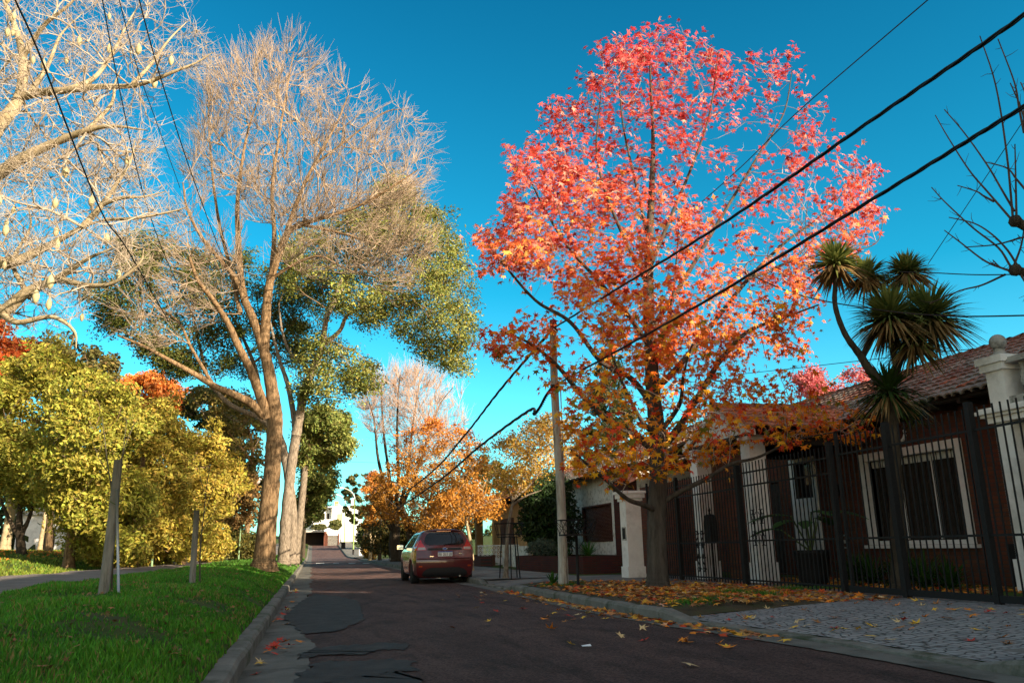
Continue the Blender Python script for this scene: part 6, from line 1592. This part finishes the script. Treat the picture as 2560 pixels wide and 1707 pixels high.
wire('second wire from the left over the pale branches', [(245, -60), (256, 0), (300, 230), (360, 490), (430, 680), (520, 860)], -3.0, .008)
wire('thin third wire over the pale branches', [(290, -40), (298, 0), (345, 175), (400, 330), (450, 470)], -3.0, .007)
wire('rightmost black wire of the four over the pale branches', [(335, -60), (348, 0), (400, 190), (479, 435), (560, 650), (640, 830)], -3.0, .0115)
cable('faint wire crossing the sky gap over the street end', [at_y(*p, 120) for p in ((740, 1152), (850, 1153), (960, 1157))], .02, W_)

# ------------------------------------------------------------------ street furniture
t = thing('litter_basket', 'black iron litter basket with crossed bars on a post beside the pole', 'litter bin', (5.35, 16.6, .15))
bx, by = 5.35, 16.6
part('post', MB().tube([(bx, by, .1), (bx, by, 1.18)], .03, 10), MT['iron'], t, True)
part('tray', MB().box(bx - .33, bx + .33, by - .17, by + .17, 1.18, 1.215), MT['iron'], t)
for a, b in (((bx - .04, by, .92), (bx - .22, by, 1.17)), ((bx + .04, by, .92), (bx + .22, by, 1.17))): part('brace', MB().tube([a, b], .008, 5), MT['iron'], t)
mb = MB()
z0, z1 = 1.218, 1.50
for q in (-1, 1):
    yb, yt = by + q * .16, by + q * .22
    mb.tube([(bx - .40, yt, z1), (bx + .40, yt, z1)], .008, 5)
    xs3 = np.linspace(-.31, .31, 4); xt3 = np.linspace(-.39, .39, 4)
    for a, b in zip(xs3, xt3): mb.tube([(bx + a, yb, z0), (bx + b, yt, z1)], .008, 5)
    for k in range(3):
        mb.tube([(bx + xs3[k], yb, z0), (bx + xt3[k + 1], yt, z1)], .006, 4); mb.tube([(bx + xs3[k + 1], yb, z0), (bx + xt3[k], yt, z1)], .006, 4)
for q in (-1, 1):
    mb.tube([(bx + q * .40, by - .22, z1), (bx + q * .40, by + .22, z1)], .008, 5)
    mb.tube([(bx + q * .31, by - .16, z0), (bx + q * .40, by + .22, z1)], .006, 4); mb.tube([(bx + q * .31, by + .16, z0), (bx + q * .40, by - .22, z1)], .006, 4)
part('basket', mb, MT['iron'], t)
t = thing('tree_guard', 'black iron tree guard of thin legs round the young yellow tree', 'tree guard', (5.3, 22.75, .15))
for dx, dy_ in ((-.02, -.22), (.20, -.16), (.22, .2), (-.2, .2)):
    part('leg', MB().tube([(5.36 + dx * 1.2, 22.75 + dy_ * 1.2, .12), (5.36 + dx * .9, 22.75 + dy_ * .9, 1.25)], .018, 6), MT['iron'], t)
a = np.linspace(0, 2 * math.pi, 18)
for z, r in ((1.25, .33), (1.32, .36), (1.62, .42)): part('ring', MB().tube([(5.36 + r * math.cos(v), 22.75 + r * math.sin(v) * .8, z) for v in a], .012, 5), MT['iron'], t)
for v in np.linspace(0, 2 * math.pi, 10)[:-1]: part('guard_bar', MB().tube([(5.36 + .33 * math.cos(v), 22.75 + .27 * math.sin(v), 1.25), (5.36 + .42 * math.cos(v), 22.75 + .34 * math.sin(v), 1.62)], .007, 4), MT['iron'], t)

MT['stake'] = mat('grey_stake_wood', (.15, .14, .115), (.27, .25, .205), .9, 4, bump=.6, bscale=20, stretch=(4, 4, .5), c3=(.11, .10, .075), s3=3, spec=.1)
MT['galv'] = mat('galvanised_rod', (.38, .39, .39), rough=.45, metal=.6)
MT['dark_bark_thin'] = mat('sapling_bark', (.05, .045, .03), (.10, .085, .055), .9, 6)
g1 = float(ground_z(-2.5, 11.5))
p1 = np.array([-2.52, 11.5, g1 - .05]); p1t = at_y(296, 1150, 11.6)
t = thing('tree_stake', 'thick grey wooden stake leaning right on the grass, the taller of the two', 'stake', p1)
part('stake', MB().tube([p1, p1 * .5 + p1t * .5 + [.01, 0, 0], p1t], [.064, .060, .053], 12), MT['stake'], t, True)
tie = p1 * .32 + p1t * .68
part('tie', MB().tube([tie + np.array([.09 * math.cos(v), .09 * math.sin(v), .03 * math.sin(2 * v)]) for v in a], .006, 5), MT['stalk'], t)
r0_ = at_y(297, 1482, 11.45); r0_[2] = g1 - .03; r1_ = at_y(292, 1222, 11.5)
single('metal_rod', MB().tube([r0_, r1_], .017, 8), MT['galv'], 'straight galvanised rod standing right of the taller stake', 'rod', r0_, smooth=True)
def sapling(label, base, lines, y, r):
    t = thing('sapling', label, 'sapling', base, 'leafless saplings tied to stakes')
    mb = MB(); m2 = MB()
    for i, (pts, ra, rb) in enumerate(lines):
        P = smooth_path(([np.array(base)] if i == 0 else []) + [at_y(*p, y) for p in pts], 6); (mb if i == 0 else m2).tube(P, np.linspace(ra, rb, len(P)), 6)
        if i:
            for _ in range(4):
                k = rng.integers(len(P) // 3, len(P)); twigs(m2, P[k][None], rng.normal(0, .5, (1, 3)) + [[0, 0, .7]], rng.uniform(.1, .25, 1), .003)
    part('stem', mb, MT['dark_bark_thin'], t, True); part('branches', m2, MT['dark_bark_thin'], t, True)
sapling('thin bare sapling tied behind the taller leaning stake', (at_y(279, 1478, 11.7)[0], 11.7, g1 - .02), [([(281, 1400), (284, 1300), (282, 1200)], .016, .011), ([(281, 1235), (270, 1165), (262, 1100), (255, 1040)], .010, .004), ([(284, 1235), (300, 1160), (315, 1110), (335, 1060)], .011, .004), ([(276, 1190), (250, 1150), (238, 1120)], .006, .003), ([(305, 1150), (312, 1090), (318, 1050)], .006, .003)], 11.7, .01)
g2 = float(ground_z(-1.9, 15)); p2 = np.array([-1.93, 15.0, g2 - .05]); p2t = at_y(492, 1275, 15.0)
t = thing('tree_stake', 'shorter grey wooden stake standing upright on the grass', 'stake', p2)
part('stake', MB().tube([p2, p2t], [.052, .047], 12), MT['stake'], t, True)
sapling('slim bare sapling beside the shorter stake, taller than it', (at_y(500, 1455, 15.0)[0], 15.0, g2 - .02), [([(500, 1400), (503, 1340), (510, 1280), (516, 1220), (525, 1170)], .016, .005), ([(508, 1290), (530, 1230), (545, 1180)], .007, .003), ([(513, 1240), (500, 1190), (498, 1150)], .006, .003), ([(503, 1330), (530, 1290), (540, 1270)], .006, .003)], 15.0, .01)

MT['sign_back'] = mat('pale_green_panel', (.38, .50, .44), (.46, .58, .50), .6, 6)
MT['green_post'] = mat('green_post_paint', (.16, .26, .14), (.22, .33, .18), .6, 6)
MT['green_panel'] = mat('green_panel', (.03, .10, .05), (.04, .13, .06), .6, 6)
def sign(label, px, pb, pt, x0, x1, ya, yb, y, m, edge):
    b = at_y(px, pb, y); b[2] = float(ground_z(b[0], y)); tz = at_y(px + 3, pt, y)
    t = thing('park_sign', label, 'sign', b)
    part('post', MB().tube([b - [0, 0, .05], tz], .035, 8), MT['green_post'], t, True)
    A, B = at_y(x0, yb, y), at_y(x1, ya, y)
    part('panel', MB().box(A[0], B[0], y - .015, y + .015, A[2], B[2]), m, t)
    part('edge', MB().box(B[0] + .001, B[0] + .05, y - .05, y + .05, A[2], B[2]), MT['white_paint'], t)
    if edge: part('arm', MB().box(b[0], A[0], y - .012, y + .012, (A[2] + B[2]) / 2 - .02, (A[2] + B[2]) / 2 + .02), MT['green_post'], t)
sign('pale green square sign fixed by an arm to a thin post in the park', 381, 1398, 1336, 396, 416, 1336, 1359, 31, MT['sign_back'], True)
sign('dark green park sign with a white edge left of the big trunk', 600, 1335, 1297, 596, 606, 1298, 1313, 45, MT['green_panel'], False)
# park bench slab and buildings behind the park trees
t = thing('park_bench', 'low concrete bench slab under the park trees at the left', 'bench', (-11.4, 30, float(ground_z(-11.4, 30))))
zb = float(ground_z(-11.4, 30)); part('slab', MB().box(-12.3, -10.6, 29.8, 30.3, zb + .38, zb + .46), MT['stone_old'], t)
for x in (-12.0, -10.9): part('leg', MB().box(x - .08, x + .08, 29.85, 30.25, zb - .05, zb + .378), MT['stone_old'], t)
t = thing('park_pavilion', 'small white building glimpsed between the park trees at the far left', 'building', (at_y(135, 1300, 78)[0], 78, 1.3))
q = at_y(135, 1300, 78); part('wall', MB().box(q[0] - 2.5, q[0] + 2.5, 77, 81, 1.0, 4.4), MT['plaster'], t); part('roof', MB().prism([(q[0] - 2.8, 4.4), (q[0] + 2.8, 4.4), (q[0], 5.6)], 76.7, 81.3, lambda x, z, y: (x, y, z)), MT['stone_old'], t); part('door', MB().box(q[0] - .5, q[0] + .5, 76.94, 76.995, 1.2, 3.4), MT['dark_wood'], t)
def ptrunk(label, px, y, h, r):
    b = at_y(px, 1330, y); b[2] = float(ground_z(b[0], y)); t = thing('pale_tree', label, 'tree', b, 'pale trunks behind the park trees')
    L = [(np.array([b, b + [.1, 0, h * .5], b + [.05, 0, h]]), np.array([r, r * .85, r * .6]))]
    part('trunk', trunk_mesh(flare(L), 8), MT['bark_pale'], t, True)
    C = b + [0, 0, h] + rng.normal(0, 1, (2600, 3)) * [1.6, 1.6, 1.0]; mb = MB(); leaves(mb, C, .3, DIAM, OLIVE(C), np.array([.3, -.5, .6]), .9); part('crown', mb, MT['leaf'], t)
ptrunk('pale sunlit trunk at the very left edge behind the grass', 12, 58, 5.5, .2)
ptrunk('second pale sunlit trunk near the left edge', 22, 61, 5.6, .2)
ptrunk('thin pale trunk between the dark twin trunks and the sunlit one', 104, 56, 5.2, .13)
# hanging park lantern beside the big trunk
b = at_y(668, 1395, 47); b[2] = float(ground_z(b[0], 47)); tz = at_y(664, 1165, 47); lc = at_y(642, 1200, 47)
t = thing('park_lantern', 'old fashioned lantern hanging from a curved arm behind the big trunk', 'lantern', b)
part('post', MB().tube([b, (b + tz) / 2, tz], .06, 8), MT['bark_pale'], t, True)
part('arm', MB().tube(smooth_path([tz, tz + [-.25, 0, .2], lc + [0, 0, .55], lc + [0, 0, .3]], 5), .025, 6), MT['iron'], t, True)
part('hood', MB().lathe([(.02, .34), (.07, .28), (.10, .16), (.26, .06), (.27, .02)][::-1], lc, 12), MT['stone_old'], t, True)
part('lamp_glass', MB().lathe([(.08, -.22), (.17, -.16), (.2, .015)], lc, 12), MT['clear_lamp'], t, True)

# lamp posts down the street
MT['lamp_green'] = mat('green_lamp_paint', (.16, .24, .08), (.24, .32, .12), .5, 5)
MT['lamp_pale'] = mat('pale_lamp_paint', (.55, .55, .45), (.62, .62, .52), .5, 5)
def lamp_post(label, px, y, h, arm, box=False, black=.35):
    b = at_y(px, 1385, y); x = b[0]; z0 = .12 + float(zr(y)); t = thing('street_lamp', label, 'street lamp', (x, y, z0), 'street lamps')
    part('base', MB().tube([(x, y, z0 - .1), (x, y, z0 + .75)], .13, 10), MT['iron'], t, True)
    part('pole', MB().tube([(x, y, z0 + .75), (x, y, z0 + 4), (x, y, z0 + h - 1.6)], [.115, .10, .085], 10), MT['lamp_green'], t, True)
    q = np.linspace(0, 1, 10)
    part('arm', MB().tube([(x - arm * (1 - math.cos(v * 1.4)) * 1.15, y, z0 + h - 1.6 + 1.6 * math.sin(v * 1.4)) for v in q], np.linspace(.08, .06, 10), 8), MT['lamp_pale'], t, True)
    e = (x - arm * .95 - .2, y, z0 + h - .05)
    part('lamp_head', MB().box(e[0] - .45, e[0] + .25, y - .13, y + .13, e[2] - .10, e[2] + .06), MT['lamp_pale'], t)
    if box: part('control_box', MB().box(x - .48, x - .11, y - .14, y + .14, z0 + h - 2.55, z0 + h - 1.6), MT['white_paint'], t)
lamp_post('tall green street lamp with curved arm and white control box, nearest on the street corner', 883, 122, 9.5, 2.1, True)
lamp_post('second green street lamp further along, partly before the white house', 860, 152, 9.2, 1.8)
lamp_post('third thin street lamp at the far end before the white house', 851, 168, 7.6, .6)
p = at_y(858, 1364, 143); t = thing('waste_bin', 'black square waste bin on the far pavement by the lamp posts', 'bin', (p[0], 143, .12 + float(zr(143))))
zb = .12 + float(zr(143)); part('body', MB().box(p[0] - .34, p[0] + .34, 142.7, 143.3, zb + .05, zb + 1.0), MT['iron'], t); part('rim', MB().box(p[0] - .38, p[0] + .38, 142.66, 143.34, zb + 1.003, zb + 1.08), MT['iron'], t)
p = at_y(916, 1337, 84); t = thing('round_sign', 'dark round road sign seen from behind at the street corner', 'road sign', (p[0], 84, .12))
part('post', MB().tube([(p[0], 84, .05), (p[0], 84, p[2] + .3)], .035, 8), MT['iron'], t, True); part('disc', MB().lathe([(.001, -.015), (.33, -.012), (.33, .012), (.001, .015)], (p[0], 83.95, p[2]), 24, 'y'), MT['iron'], t)
p = at_y(902, 1362, 118); t = thing('utility_box', 'small white cabinet on the leafy corner right of the lamp post', 'cabinet', (p[0], 118, .12)); part('cabinet', MB().box(p[0] - .22, p[0] + .22, 117.8, 118.2, .1, 1.25), MT['white_paint'], t); part('lid', MB().box(p[0] - .25, p[0] + .25, 117.77, 118.23, 1.253, 1.3), MT['stone_old'], t)
p = at_y(974, 1330, 64); t = thing('mail_box', 'white box on a thin post behind the dark forked trunk', 'box', (p[0], 64, .12)); part('post', MB().tube([(p[0], 64, .05), (p[0], 64, p[2] - .2)], .03, 6), MT['iron'], t); part('box', MB().box(p[0] - .2, p[0] + .2, 63.85, 64.15, p[2] - .2, p[2] + .22), MT['white_paint'], t); part('slot', MB().box(p[0] - .12, p[0] + .12, 63.845, 63.849, p[2] - .02, p[2] + .06), MT['iron'], t)

# white house closing the street
def end_house():
    Y = 178.0; zb = float(zr(Y))
    X = lambda px, y=Y: float(at_y(px, 1300, y)[0]); Z = lambda py, px=830, y=Y: float(at_y(px, py, y)[2])
    t = thing('white_villa', 'large white two storey house with orange chimney closing the end of the street', 'house', (X(830), Y, zb))
    part('wall', MB().box(X(829), X(905), Y, Y + 9, zb - .5, Z(1268)).box(X(764), X(828.8), Y + 1.5, Y + 9, zb - .5, Z(1268)).box(X(784), X(828.8), Y - .6, Y + 1.498, zb - .5, Z(1302)), MT['white_paint'], t)
    part('roof', MB().box(X(762), X(908), Y - .3, Y + 9.3, Z(1268) + .01, Z(1265)), MT['white_paint'], t)
    part('chimney', MB().box(X(836), X(846), Y + 2, Y + 3.2, Z(1265) + .01, Z(1252)), MT['chimney'], t)
    part('balcony_rail', MB().box(X(784), X(828.5), Y - .6, Y - .5, Z(1302) + .01, Z(1298)), MT['white_paint'], t)
    def win(a, b, c, d, y, m): 
        w = part('window', MB().box(X(a, y), X(b, y), y - .06, y - .003, Z(d), Z(c)), MT[m], t)
        part('frame', MB().box(X(a, y) - .1, X(b, y) + .1, y - .09, y - .005, Z(d) - .12, Z(d) - .003), MT['white_paint'], w)
    win(843, 852, 1284, 1299, Y, 'shutter_tan'); win(786, 797, 1286, 1297, Y + 1.5, 'glass'); win(802, 812, 1282, 1297, Y + 1.5, 'glass'); win(817, 823, 1282, 1298, Y + 1.5, 'dark_wood')
MT['chimney'] = mat('orange_brick', (.45, .16, .07), (.55, .22, .10), .9, 5)
MT['shutter_tan'] = mat('tan_shutter', (.50, .33, .17), (.58, .40, .22), .7, 8)
end_house()
Y = 162.0; zb = float(zr(Y)); X = lambda px: float(at_y(px, 1330, Y)[0])
t = thing('garage', 'low dark garage with a pale flat roof edge at the end of the street', 'garage', (X(787), Y, zb))
part('wall', MB().box(X(758), X(764), Y, Y + 5, zb - .5, zb + 2.5).box(X(810), X(817), Y, Y + 5, zb - .5, zb + 2.6), MT['brick'], t)
part('back_wall', MB().box(X(764), X(810), Y + 4, Y + 5, zb - .5, zb + 2.5), MT['dark_wood'], t)
part('roof', MB().box(X(757), X(811), Y - .4, Y + 5, zb + 2.503, zb + 2.85), MT['stone_old'], t)
part('door', MB().box(X(766), X(808), Y + 3.6, Y + 3.7, zb - .2, zb + 2.4), MT['dark_wood'], t)  # recessed dark sheet stands in for the shaded interior under the roof
t = thing('lattice_gate', 'grey lattice gate with posts beside the dark garage', 'gate', (X(832), Y, zb))
mb = MB()
for px in np.arange(819, 846, 1.6): mb.box(X(px), X(px) + .04, Y, Y + .04, zb - .1, zb + 1.9)
for z in np.arange(.1, 1.9, .25): mb.box(X(819), X(846), Y + .042, Y + .07, zb + z, zb + z + .04)
part('lattice', mb, MT['stone_old'], t)
part('panel', MB().box(X(819), X(846), Y + .08, Y + .12, zb - .2, zb + 1.85), MT['dark_wood'], t)
for px in (818, 847): part('post', MB().box(X(px) - .12, X(px) + .12, Y - .1, Y + .2, zb - .3, zb + 2.2), MT['brick'], t)
